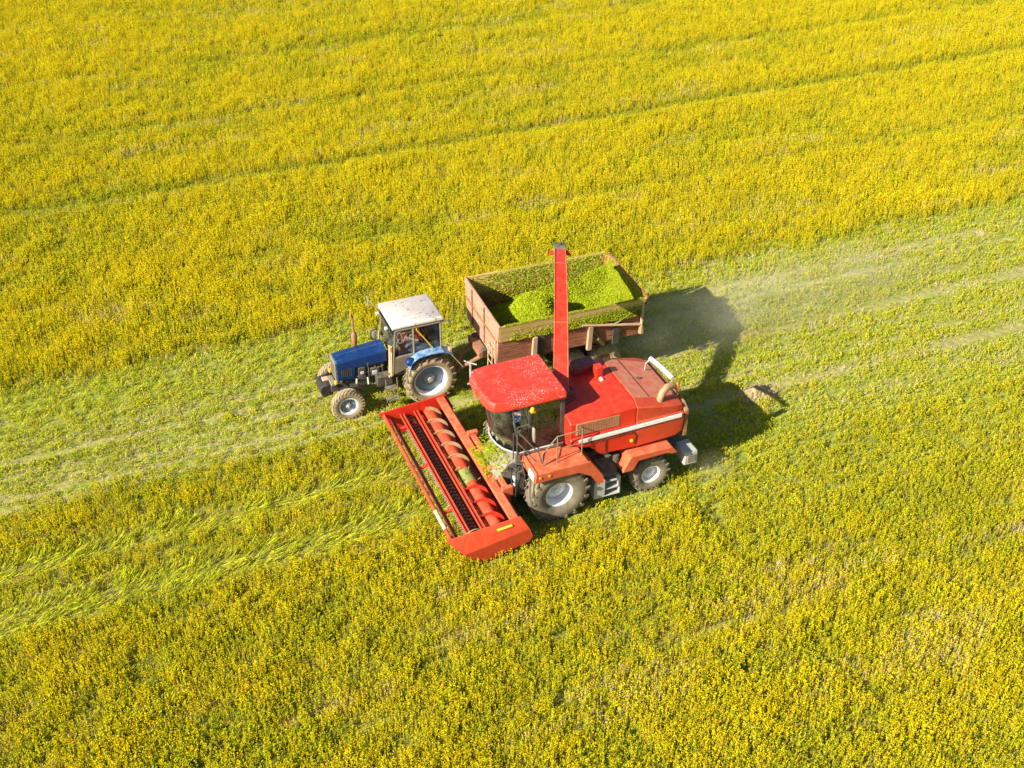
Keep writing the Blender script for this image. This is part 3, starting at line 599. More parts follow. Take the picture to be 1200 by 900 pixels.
# ---------------- header (a part of the harvester, with its own pieces)
def header(P):
    hd = MB(); Y0, Y1 = -3.3, 2.2
    # trough: back wall and curved floor
    arc = [(1.48, .98), (1.42, .7), (1.42, .38), (1.55, .2), (1.85, .14), (2.15, .17), (2.36, .2)]
    for (a, b_) in zip(arc[:-1], arc[1:]):
        hd.plate([(a[0], Y0, a[1]), (a[0], Y1, a[1]), (b_[0], Y1, b_[1]), (b_[0], Y0, b_[1])], (-.012, 0, -.02))
    T = hd.build('header', M['maroon'], P)
    b = MB(); b.bx(1.38, 1.60, Y0, Y1, .96, 1.04); b.bx(1.33, 1.41, Y0, Y1, .72, .98); b.build('back_beam', M['salmon'], T, bevel=.015)
    def endp(y, s):
        e = MB()
        top = [(3.28, .93), (1.42, 1.10)]
        e.plate([(3.24, y, .92), (1.36, y, 1.08), (1.12, y, .62), (1.15, y, .42), (2.3, y, .10), (2.62, y, .12), (3.05, y, .62)], (0, s * .03, 0))
        # sloped divider face
        o_ = s * .22
        A = [(3.26, y + s * .03, .93), (1.36, y + s * .03, 1.09), (1.20, y + o_, .80), (2.88, y + o_, .52)]
        e.add([Vector(p) for p in A] + [(p[0], p[1], p[2] - .03) for p in A], [(0, 1, 2, 3), (7, 6, 5, 4), (0, 4, 5, 1), (1, 5, 6, 2), (2, 6, 7, 3), (3, 7, 4, 0)])
        B = [(2.88, y + o_, .52), (1.20, y + o_, .80), (1.10, y + o_, .50), (1.16, y + o_ * .9, .36), (2.32, y + o_ * .7, .04), (2.50, y + o_ * .7, .06)]
        e.plate(B, (0, -s * .02, 0))
        e.plate([(3.26, y + s * .02, .93), (2.88, y + o_, .52), (2.50, y + o_ * .7, .06), (2.6, y, .10), (3.05, y, .60)], (.005, 0, -.01))
        e.plate([(1.36, y, 1.08), (1.36, y + s * .03, 1.08), (1.20, y + o_, .80), (1.10, y + o_, .50), (1.12, y, .5)], (-.02, 0, 0))
        return e
    endp(Y1, 1).build('end_panel', M['red_side'], T, bevel=.008)
    endp(Y0, -1).build('end_panel', M['red'], T, bevel=.008)
    b = MB(); b.plate([(1.62, Y1 + .105, .985), (2.0, Y1 + .105, .945), (1.98, Y1 + .145, .905), (1.60, Y1 + .145, .945)], (0, .004, .012)); b.build('marking_plate', M['yellow'], T)
    b = MB(); b.tube([(3.12, Y0, .84), (3.12, Y1, .84)], .05, 10); b.build('front_bar', M['red_side'], T)
    b = MB(); b.tube([(3.12, 1.0, .842), (3.12, 1.75, .842)], .052, 10); b.build('bare_patch', M['salmon_white'], T)
    b = MB(); b.bx(2.86, 2.94, Y0, Y1, .58, .68); b.build('lower_bar', M['maroon'], T, bevel=.01)
    def rail(x, z, w_=.075):
        r_ = MB(); r_.bx(x - w_, x + w_, Y0 + .02, Y1 - .02, z - .02, z + .02); r_.bx(x + w_ - .02, x + w_, Y0 + .02, Y1 - .02, z + .02, z + .06); r_.bx(x - w_, x - w_ + .02, Y0 + .02, Y1 - .02, z + .02, z + .06); return r_
    rail(2.62, .74, .055).build('reel_bar', M['red_side'], T, bevel=.006); rail(2.22, .74, .06).build('reel_bar', M['red_side'], T, bevel=.006)
    for yy in (-2.75, -.95, .95):
        b = MB(); b.tube([(2.9, yy, .66), (2.66, yy, .72)], .05, 8); b.build('bracket', M['red'], T)
    b = MB(); b.tube([(2.42, Y0, .62), (2.42, Y1, .62)], .034, 8)
    for k in range(38):
        yy = Y0 + .08 + k * .144; a = (k % 3) * .5 - .5
        for q in (-1, 1):
            b.tube([(2.42, yy, .62), (2.42 + q * .09, yy + .012, .66 + .02 * a), (2.42 + q * .15, yy + .03, .58)], .012, 5)
    b.build('tine_shaft', M['black'], T)
    b = MB()
    for k in range(38):
        yy = Y0 + .12 + k * .143; b.tube([(2.30, yy, .60), (2.44, yy + .02, .70), (2.53, yy + .05, .64)], .011, 5)
    b.build('tine_row', M['steel_dusty'], T)
    b = MB()
    for k in range(70): 
        yy = Y0 + .06 + k * .077; b.plate([(2.36, yy - .02, .2), (2.36, yy + .02, .2), (2.54, yy + .004, .18), (2.54, yy - .004, .18)], (0, 0, .02))
    b.build('cutter_guard', M['grey_light'], T)
    # auger
    cx, cz, rt, rf = 1.84, .60, .185, .285
    b = MB(); b.tube([(cx, Y0 + .02, cz), (cx, -.40, cz)], rt, 18); b.tube([(cx, .15, cz), (cx, Y1 - .02, cz)], rt, 18); b.build('auger_tube', M['red_side'], T)
    b = MB(); b.tube([(cx, -.40, cz), (cx, .15, cz)], rt + .012, 18); 
    for k in range(10):
        a = k * 1.9; yy = -.36 + .055 * k; b.tube([(cx + rt * cos(a), yy, cz + rt * sin(a)), (cx + .3 * cos(a), yy, cz + .3 * sin(a))], .012, 5)
    b.build('auger_centre', M['olive'], T)
    def flight(ya, yb, hand, mat):
        f = MB(); turns = abs(yb - ya) / .56; N = int(turns * 22); vs = []; fs = []
        for i in range(N + 1):
            t = i / N; a = hand * 2 * pi * turns * t + 1.1; y = ya + (yb - ya) * t
            for (r_, o_) in ((rt - .01, -.008), (rf, -.008), (rf, .010), (rt - .01, .010)): vs.append((cx + r_ * cos(a), y + o_, cz + r_ * sin(a)))
        for i in range(N):
            for k in range(4): fs.append((i * 4 + k, i * 4 + (k + 1) % 4, i * 4 + 4 + (k + 1) % 4, i * 4 + 4 + k))
        f.add(vs, fs); f.build('auger_flight', mat, T)
    flight(Y0 + .1, -.4, 1, M['tan_flight']); flight(Y1 - .1, .15, -1, M['red'])
    # reel pulley ring by the near end panel
    b = MB(); b.tube([(2.5 + .27 * cos(t), Y1 - .09, .68 + .27 * sin(t)) for t in np.linspace(0, 2 * pi, 28, endpoint=False)], .016, 6, closed=True)
    for k in range(5): b.tube([(2.5, Y1 - .09, .68), (2.5 + .26 * cos(k * 1.257), Y1 - .09, .68 + .26 * sin(k * 1.257))], .012, 5)
    b.build('drive_pulley', M['tan_flight'], T)
    # coupling frame behind the beam
    b = MB()
    for (ya, yb) in ((-1.35, -.55), (-.5, .15), (.2, 1.15)):
        b.bx(1.18, 1.32, ya + .05, yb - .05, .92, 1.08)
    for yy in (-1.38, -.54, .2, 1.1): b.bx(1.10, 1.40, yy - .06, yy + .07, .85, 1.14)
    b.bx(1.05, 1.2, -1.0, .9, .4, .6); b.build('coupling_frame', M['salmon'], T, bevel=.02)
header(HV)

def debris():
    rg = np.random.default_rng(8); v = []; f = []
    for k in range(800):
        y = rg.normal(-.15, .32); x = rg.uniform(.95, 1.6)
        z = 1.1 + .1 * exp_(-((y + .15) / .35) ** 2) if x > 1.05 else 1.42
        if x > 1.38: z = 1.05 + .07 * exp_(-((y + .15) / .3) ** 2)
        elif x > 1.05: z = 1.42 - (x - 1.05) / .4 * .30
        z += rg.uniform(.01, .05) * (1 + 1.5 * exp_(-((y + .15) / .35) ** 2)); s_ = rg.uniform(.02, .05); a = rg.uniform(0, 6.3)
        d = Vector((cos(a), sin(a), rg.uniform(-.4, .4))) * s_; e = Vector((-sin(a), cos(a), rg.uniform(-.5, .5))) * s_ * .3; c = Vector((x, y, z)); b = len(v)
        v.extend([c - d - e, c + d - e, c + d + e, c - d + e]); f.append((b, b + 1, b + 2, b + 3))
    mb = MB(); mb.add(v, f); o = mb.build('crop_debris', M['leaf'], smooth=False, fix=False); o.location = HO; o.rotation_euler = (0, 0, AZ + pi)
    o['kind'] = 'stuff'; o['label'] = 'loose yellow-green crop debris lying over the header beam and feeder'; o['category'] = 'debris'
exp_ = math.exp
debris()

# driver of the harvester
o = make_person(seated((.2, -.03), 2.2, 1.87), None, 'person in a blue shirt seated behind the glass of the red harvester cab', M['shirt_blue'], M['jeans'])
o.location = HO; o.rotation_euler = (0, 0, AZ + pi)

# ================================================================ tractor
TO = H2W(1.34, -5.43)
TR = thing('tractor', TO, AZ + pi, 'blue farm tractor with chalky white cab roof pulling the forage trailer', 'tractor')
def tractor(P):
    c = MB(); c.bx(-.35, 1.2, -.22, .22, .5, .95); c.bx(1.1, 2.75, -.18, .18, .6, .85); c.bx(-.2, .2, -.62, .62, .58, .86); c.bx(2.3, 2.5, -.6, .6, .42, .6)
    c.tube([(-.3, 0, .55), (-.95, 0, .45)], .05, 8); c.tube([(-.2, .35, .7), (-.85, .32, .55)], .03, 6); c.tube([(-.2, -.35, .7), (-.85, -.32, .55)], .03, 6)
    c.build('chassis', M['chassis'], P, bevel=.015)
    e = MB(); e.bx(1.15, 2.1, -.2, .2, .8, 1.45)
    for k in range(4): e.tube([(1.25 + k * .2, .15, 1.35), (1.25 + k * .2, .3, 1.2), (1.25 + k * .2, .32, .95)], .02, 6)
    e.bx(1.35, 1.6, .2, .34, .95, 1.2); e.bx(1.75, 1.95, .2, .32, .88, 1.3); e.tube([(1.2, .3, 1.22), (2.0, .3, 1.02)], .02, 6)
    e.lathe([(.05, 0), (.06, .1), (.04, .14), (.001, .15)], c=(1.66, .26, 1.3), n=10, axis='z'); e.build('engine', M['chassis'], P, bevel=.01)
    e = MB(); e.bx(1.42, 1.56, .335, .38, 1.02, 1.14); e.tube([(1.7, .33, .95), (1.72, .45, .78)], .03, 8); e.tube([(2.02, .33, .98), (2.06, .42, .82)], .03, 8); e.bx(1.8, 1.9, .32, .36, 1.1, 1.18)
    split_build(e, 'engine_fitting', M['grey_light'], P, bevel=.008)
    h = MB()
    def s_(x, zt, zb, w): return [(x, w, zb), (x, w, zt - .10), (x, w - .06, zt - .02), (x, w - .14, zt), (x, -w + .14, zt), (x, -w + .06, zt - .02), (x, -w, zt - .10), (x, -w, zb)]
    h.loft([s_(2.56, 1.66, 1.34, .27), s_(2.2, 1.70, 1.32, .29), s_(1.1, 1.77, 1.35, .33)])
    h.plate([(2.56, .272, 1.4), (2.02, .292, 1.4), (2.08, .292, .98), (2.54, .272, .98)], (0, -.03, 0)); h.plate([(2.56, -.272, 1.4), (2.02, -.292, 1.4), (2.08, -.292, .98), (2.54, -.272, .98)], (0, .03, 0))
    h.build('bonnet', M['blue'], P, bevel=.02)
    for s in (1, -1):
        g = MB()
        for k in range(6): g.bx(2.14 + k * .055, 2.165 + k * .055, s * .286 - .006, s * .286 + .006, 1.08, 1.34)
        g.build('bonnet_vent', M['chassis'], P)
    g = MB(); g.tube([(2.5, 0, 1.672), (1.15, 0, 1.775)], .009, 5); g.build('bonnet_seam', M['chassis'], P)
    g = MB(); g.plate([(2.562, -.25, .98), (2.562, .25, .98), (2.562, .25, 1.58), (2.562, -.25, 1.58)], (.04, 0, 0)); 
    for k in range(8): g.bx(2.6, 2.612, -.2, .2, 1.05 + k * .06, 1.075 + k * .06, 1)
    g.build('grille', [M['steel_dusty'], M['chassis']], P, bevel=.01)
    for s in (1, -1):
        l = MB(); l.lathe([(.07, 0), (.075, .05), (.05, .07), (.001, .075)], c=(2.60, s * .33, 1.0), n=14, axis='x'); l.build('headlight', M['amber'], P)
        l = MB(); l.tube([(2.5, s * .2, .9), (2.6, s * .33, 1.0)], .02, 6); l.build('lamp_bracket', M['chassis'], P)
    wt = MB()
    for k in range(7): wt.plate([(2.70, -.42 + k * .085, .5), (2.68, -.42 + k * .085, .80), (2.78, -.42 + k * .085, .86), (3.02, -.42 + k * .085, .82), (3.06, -.42 + k * .085, .62), (2.98, -.42 + k * .085, .46)], (0, .07, 0))
    split_build(wt, 'front_weight', M['black'], P, bevel=.012)
    b = MB(); b.bx(2.6, 2.75, -.24, .24, .82, .9); b.bx(2.74, 2.92, -.25, -.05, .86, .9, 1); b.build('front_beam', [M['steel_dusty'], M['orange_rust']], P, bevel=.015)
    x = MB(); x.tube([(1.86, -.24, 1.72), (1.86, -.24, 1.80), (1.86, -.24, 2.10), (1.86, -.24, 2.16)], [.04, .08, .08, .04], 12); x.tube([(1.86, -.24, 2.15), (1.86, -.24, 2.62), (1.88, -.22, 2.72), (1.93, -.2, 2.76)], .03, 10); x.build('exhaust', M['rust'], P)
    # air cleaner by the windscreen
    x = MB(); x.lathe([(.001, 1.7), (.09, 1.7), (.1, 1.9), (.08, 1.98), (.001, 2.0)], c=(1.25, -.42, 0), n=14, axis='z'); x.build('air_cleaner', M['steel_dusty'], P)
    # cab
    fr = MB(); X0, X1, W = -.42, .95, .66
    def post(x0, x1, y, z0=1.1, z1=2.5, r=.032): fr.tube([(x0, y, z0), (x1, y, z1)], r, 6)
    for s in (1, -1):
        post(X0, X0, s * W); post(X1 + .10, X1 - .05, s * W, 1.05); post(.40, .38, s * (W + .01), 1.2)
        fr.tube([(X0, s * W, 1.66), (X1, s * W, 1.62)], .028, 6); fr.tube([(X0, s * W, 2.5), (X1 - .05, s * W, 2.5)], .035, 6)
    fr.tube([(X1 - .05, -W, 2.5), (X1 - .05, W, 2.5)], .03, 6); fr.tube([(X0, -W, 2.5), (X0, W, 2.5)], .03, 6); fr.tube([(X0, -W, 1.66), (X0, W, 1.66)], .03, 6)
    fr.build('cab_frame', M['trim_dark'], P)
    b = MB(); b.bx(-.42, 1.08, -.62, .62, 1.02, 1.08); b.bx(-.44, -.40, -.62, .62, 1.05, 1.64); b.bx(-.35, .42, .62, .68, 1.1, 1.6); b.bx(-.35, .42, -.68, -.62, 1.1, 1.6); b.build('cab_floor', M['chassis'], P)
    b = MB(); b.plate([(.5, .66, 1.22), (1.0, .66, 1.08), (1.0, .66, 1.60), (.46, .66, 1.62)], (0, .025, 0)); b.build('door_panel', M['trim_dark'], P, bevel=.01)
    for s in (1, -1):
        b = MB(); b.bx(.42, .86, s * .657 - .003, s * .657 + .003, 1.68, 2.46); b.build('door_window', M['glass'], P)
        b = MB(); b.bx(-.38, .36, s * .657 - .003, s * .657 + .003, 1.70, 2.46); b.build('side_window', M['glass'], P)
    b = MB(); b.bx(-.43, -.42, -.62, .62, 1.70, 2.46); b.build('rear_window', M['glass_blue'], P)
    b = MB(); b.plate([(1.0, -.62, 1.72), (1.0, .62, 1.72), (.915, .62, 2.46), (.915, -.62, 2.46)], (.006, 0, 0)); b.build('windscreen', M['glass'], P)
    b = MB(); b.tube([(.3, .69, 2.45), (-.16, .69, 1.72)], .02, 6); b.build('door_stay', M['yellow'], P)
    b = MB(); b.plate([(-.39, .52, 1.7), (-.39, -.58, 1.7), (-.39, -.58, 2.42), (-.39, .52, 2.42)], (.015, 0, 0)); b.bx(-.38, .1, -.6, -.56, 1.66, 2.4); b.build('cab_curtain', M['blue_curtain'], P)
    b = MB(); b.plate([(1.06, -.66, 1.16), (1.07, -.36, 1.16), (1.03, -.36, 1.78), (1.02, -.66, 1.78)], (.02, 0, 0)); b.plate([(1.06, .40, 1.02), (1.07, .68, 1.02), (1.03, .68, 1.76), (1.02, .36, 1.90)], (.03, 0, 0)); split_build(b, 'front_panel', M['orange_rust'], P, bevel=.01)
    b = MB(); b.tube([(1.09, .55, 1.1), (1.04, .55, 1.95)], .05, 8); b.lathe([(.04, 0), (.05, .05), (.001, .07)], c=(1.1, .62, 1.02), n=10, axis='x'); b.build('side_lamp', M['orange_rust'], P)
    b = MB(); b.plate([(1.02, -.68, 2.52), (1.02, .62, 2.52), (.94, .62, 2.34), (.94, -.68, 2.34)], (.02, 0, 0)); b.build('sun_visor', M['blue'], P, bevel=.008)
    b = MB(); b.loft([[(x_, y_, z_) for x_, y_ in ((-.50 - g_, -.70 - g_), (.98 + g_, -.70 - g_), (.98 + g_, .68 + g_), (-.50 - g_, .68 + g_))] for z_, g_ in ((2.52, 0), (2.56, .01))]); b.build('roof_trim', M['trim_dark'], P, bevel=.01)
    b = MB(); b.loft([[(x_, y_, z_) for x_, y_ in ((-.52 + g_, -.72 + g_), (.99 - g_, -.72 + g_), (.99 - g_, .70 - g_), (-.52 + g_, .70 - g_))] for z_, g_ in ((2.562, 0), (2.64, .01), (2.675, .06))]); b.build('cab_roof', M['roof_white'], P, bevel=.02)
    for yy in (-.55, .30):
        b = MB(); b.lathe([(.05, 0), (.055, .06), (.001, .08)], c=(1.03, yy, 2.42), n=12, axis='x'); b.build('work_lamp', M['lamp'], P)
    b = MB(); b.bx(-.25, .15, -.22, .22, 1.36, 1.5); b.bx(-.3, -.2, -.22, .22, 1.5, 1.95); b.build('driver_seat', M['dark_cloth'], P, bevel=.04)
    b = MB(); b.tube([(.85, 0, 1.1), (.62, 0, 1.78)], .035, 8); b.tube([(.60 - .05 * cos(t), .2 * sin(t), 1.80 + .12 * cos(t)) for t in np.linspace(0, 2 * pi, 20, endpoint=False)], .014, 6, closed=True); b.bx(.7, .95, -.4, .4, 1.45, 1.7); b.build('steering_wheel', M['interior'], P)
    # fenders
    for s in (1, -1):
        b = MB(); pts = [(.62, 1.28), (.56, 1.5), (.34, 1.64), (0, 1.68), (-.4, 1.66), (-.66, 1.52)]
        for a, c_ in zip(pts[:-1], pts[1:]): b.plate([(a[0], s * .60, a[1]), (a[0], s * .98, a[1]), (c_[0], s * .98, c_[1]), (c_[0], s * .60, c_[1])], (0, 0, .025))
        b.plate([(x_, s * .62, z_) for x_, z_ in pts] + [(-.4, s * .62, 1.2), (.3, s * .62, 1.2)], (0, s * .02, 0)); b.build('fender', M['blue_pale'], P)
        b = MB(); b.lathe([(.001, -.14), (.09, -.12), (.13, -.04), (.13, .05), (.09, .12), (.001, .14)], c=(.56, s * .84, 1.50), n=16, axis='x'); b.build('fender_lamp', M['blue'], P)
        b = MB(); b.tube([(-.6, s * .9, 1.55), (-.95, s * 1.0, 1.05)], .012, 5); b.bx(-.66, -.6, s * .8 - .08, s * .8 + .08, 1.5, 1.66); b.build('tail_lamp', M['post'], P)
    # steps near side
    b = MB()
    for (za, zb) in ((.36, .4), (.72, .76)): b.bx(1.0, 1.32, .70, .92, za, zb)
    b.tube([(1.33, .92, .36), (1.33, .88, 1.1)], .015, 6); b.tube([(1.0, .92, .36), (1.0, .88, 1.1)], .015, 6); b.build('access_step', M['trim_dark'], P)
    b = MB(); b.bx(1.05, 1.5, .35, .62, .72, 1.05); b.build('battery_box', M['chassis'], P, bevel=.02)
    # mirrors
    b = MB(); b.tube([(.95, -.66, 2.45), (1.08, -1.1, 2.48), (1.1, -1.42, 2.42)], .013, 6); b.build('mirror_arm', M['trim_dark'], P)
    b = MB(); b.bx(1.07, 1.1, -1.5, -1.34, 2.16, 2.5); b.build('mirror', M['steel_dusty'], P, bevel=.012)
    b = MB(); b.lathe([(.001, -.03), (.05, -.02), (.055, .02), (.001, .04)], c=(-.8, .38, 2.28), n=12, axis='x'); b.tube([(-.44, .5, 2.4), (-.78, .38, 2.29)], .012, 6); b.build('rear_lamp', M['lamp'], P)
    for s in (1, -1):
        make_wheel(P, 0, s * .76, .78, .38, .49, 20, .06, M['tyre_pale'], M['rim'], M['blue_rim'], dish=.42, hub_m=M['grey_light'], chev=.8, lug_w=.05, disc_frac=.5)
        make_wheel(P, 2.44, s * .74, .49, .26, .26, 26, .015, M['tyre_pale'], M['rim'], M['blue_rim'], dish=.3, hub_m=M['grey_light'])
        b = MB(); pts = [(2.62, 1.0), (2.42, 1.05), (2.2, 1.0), (2.05, .86)]
        if s > 0:
            for a, c_ in zip(pts[1:-1], pts[2:]): b.plate([(a[0] - .12, s * .55, a[1] - .05), (a[0] - .12, s * .72, a[1] - .05), (c_[0] - .12, s * .72, c_[1] - .05), (c_[0] - .12, s * .55, c_[1] - .05)], (0, 0, .02))
            b.build('front_mudguard', M['chassis'], P)
tractor(TR)
o = make_person(seated((-.02, 0), 1.5, 1.08), None, 'person in a red top and blue jeans seated at the wheel of the blue tractor', M['shirt_red'], M['jeans'], cap=M['dark_cloth'])
o.location = TO; o.rotation_euler = (0, 0, AZ + pi)

# ================================================================ trailer  (origin: ground under the middle of its front wall)
TAZ = R(20.6)
TLO = H2W(-.42, -4.92)
TL = thing('forage_trailer', TLO, TAZ + pi, 'rust-brown two-axle tipping trailer heaped with chopped green forage under the spout', 'trailer')
TLEN = 4.3
def trailer(P):
    L = -TLEN
    zb, zk, zt = 1.58, 2.22, 2.78; wb, wk, wt_ = 1.24, 1.34, 1.44
    fl = MB(); fl.bx(L, 0, -wb, wb, zb - .06, zb); fl.build('trailer_bed', M['rust'], P)
    ch = MB(); ch.bx(L + .1, .2, .35, .5, 1.22, 1.46); ch.bx(L + .1, .2, -.5, -.35, 1.22, 1.46)
    for k in range(6): ch.bx(L + .2 + k * .78, L + .32 + k * .78, -1.1, 1.1, 1.36, 1.52)
    ch.build('chassis', M['chassis'], P, bevel=.01)
    for s in (1, -1):
        w_ = MB(); w_.plate([(0, s * wb, zb - .1), (L, s * wb, zb - .1), (L, s * wk, zk), (0, s * wk, zk)], (0, s * .04, 0)); w_.build('side_wall', M['board'], P)
        w_ = MB(); w_.plate([(.0, s * (wk + .02), zk + .01), (L + .05, s * (wk + .02), zk + .01), (L - .15, s * wt_, zt), (.02, s * wt_, zt)], (0, s * .045, .0)); w_.build('top_board', M['board_top'], P)
        pz = MB()
        for xx in (-1.05, -1.35, -2.75, -3.1):
            if xx in (-1.35, -3.1): continue
            pz.hexa([(xx - .07, s * (wb + .03), zb - .25), (xx + .07, s * (wb + .03), zb - .25), (xx + .07, s * (wb + .15), zb - .25), (xx - .07, s * (wb + .15), zb - .25), (xx - .07, s * (wk + .04), zk - .02), (xx + .07, s * (wk + .04), zk - .02), (xx + .07, s * (wk + .13), zk - .02), (xx - .07, s * (wk + .13), zk - .02)])
        split_build(pz, 'side_post', M['post'], P, bevel=.01)
        pz = MB()
        for xx in (-1.25, -3.6): pz.hexa([(xx - .10, s * (wb + .03), zb - .25), (xx + .10, s * (wb + .03), zb - .25), (xx + .10, s * (wb + .08), zb - .25), (xx - .10, s * (wb + .08), zb - .25), (xx - .10, s * (wk + .03), zk - .02), (xx + .10, s * (wk + .03), zk - .02), (xx + .10, s * (wk + .08), zk - .02), (xx - .10, s * (wk + .08), zk - .02)])
        split_build(pz, 'side_post', M['chassis'], P)
    fw = MB(); fw.plate([(0, -wb - .04, zb - .1), (0, wb + .04, zb - .1), (0, wk + .04, zk), (.0, wt_ + .045, zt + .02), (.0, -wt_ - .045, zt + .02), (0, -wk - .04, zk)], (.05, 0, 0)); fw.build('front_wall', M['board_front'], P, bevel=.006)
    fp = MB()
    for yy in (-.75, .3): fp.bx(.05, .09, yy - .025, yy + .025, zb, zt - .02)
    fp.bx(.05, .08, -1.3, 1.3, zk - .04, zk + .03); fp.build('front_brace', M['rust'], P)
    fp = MB(); fp.bx(.052, .10, wb - .02, wb + .05, zb - .2, zk); fp.build('corner_post', M['post'], P)
    # ladder
    ld = MB()
    for yy in (.72, 1.06): ld.tube([(.12, yy, .95), (.12, yy + .05, 1.95)], .018, 6)
    for k in range(4): ld.tube([(.12, .73, 1.08 + k * .25), (.12, 1.08, 1.08 + k * .25)], .015, 6)
    ld.build('ladder', M['post'], P)
    # tailgate leaning outwards
    tg = MB(); tg.plate([(L - .0, -wb, zb), (L - .0, wb, zb), (L - .11, wk, zk), (L - .20, wt_ - .06, zt - .03), (L - .20, -wt_ + .06, zt - .03), (L - .11, -wk, zk)], (-.05, 0, 0)); tg.build('tailgate', M['board'], P)
    # tailgate linkage on the near and far side
    for s in (1, -1):
        y = s * (wk + .10)
        tg = MB(); tg.tube([(L - .06, y, 2.60), (L - .04, y, 1.84)], .045, 6); tg.build('tailgate_post', M['post'], P)
        tg = MB(); tg.tube([(L - .05, y, 1.90), (-2.45, y, 2.28)], .045, 6); tg.build('tailgate_arm', M['post'], P)
        tg = MB(); tg.tube([(L - .06, y, 2.56), (-3.5, y, 2.10)], .03, 6); tg.build('tailgate_brace', M['olive'], P)
        tg = MB(); tg.tube([(L - .04, y, 1.84), (L - .04, y, 1.62)], [.06, .09], 8); tg.build('buffer', M['tan_flight'], P)
        tg = MB(); tg.tube([(-2.45, y, 2.33), (-3.05, y - s * .1, 1.7), (-3.24, y - s * .2, 1.42)], .03, 6); tg.build('tipping_strut', M['olive'], P)
        tg = MB(); tg.tube([(-3.0, y - s * .1, 1.66), (-3.28, y - s * .25, 1.3)], .06, 8); tg.build('strut_foot', M['tan_flight'], P)
    # drawbar
    db = MB(); db.tube([(.1, .45, 1.3), (1.0, .08, .62), (1.35, 0, .5)], .06, 8); db.tube([(.1, -.45, 1.3), (1.0, -.08, .62)], .06, 8); db.bx(.05, .3, -.5, .5, 1.22, 1.4); db.build('drawbar', M['rust'], P)
    jk = MB(); jk.tube([(.55, .42, .35), (.55, .42, 1.1)], .035, 8); jk.tube([(.45, .42, .35), (.65, .42, .35)], .03, 6); jk.tube([(.4, .55, 1.05), (.7, .3, 1.1)], .02, 6); jk.build('jack_stand', M['grey_light'], P)
    sl = MB(); sl.lathe([(.001, 0), (.09, 0), (.11, .05), (.1, .14), (.001, .16)], c=(.22, .9, 1.0), n=14, axis='x'); sl.tube([(.2, .9, .7), (.2, .9, 1.0)], .06, 8); sl.build('brake_chamber', M['rust'], P)
    # bogie
    bg_ = MB(); 
    for s in (1, -1): bg_.plate([(L + .6, s * .38, .45), (L + 2.1, s * .38, .45), (L + 1.7, s * .38, 1.05), (L + 1.0, s * .38, 1.05)], (0, s * .1, 0))
    bg_.bx(L + 1.2, L + 1.5, -.5, .5, .85, 1.3); bg_.bx(L + .78, L + .90, -.75, .75, .44, .56); bg_.bx(L + 1.84, L + 1.96, -.75, .75, .44, .56); bg_.build('bogie', M['chassis'], P, bevel=.01)
    for s in (1, -1):
        for xx in (L + .84, L + 1.90): make_wheel(P, xx, s * .82, .55, .30, .26, 24, .02, M['tyre_pale'], M['tan_flight'], M['trim_dark'], dish=.3)
trailer(TL)

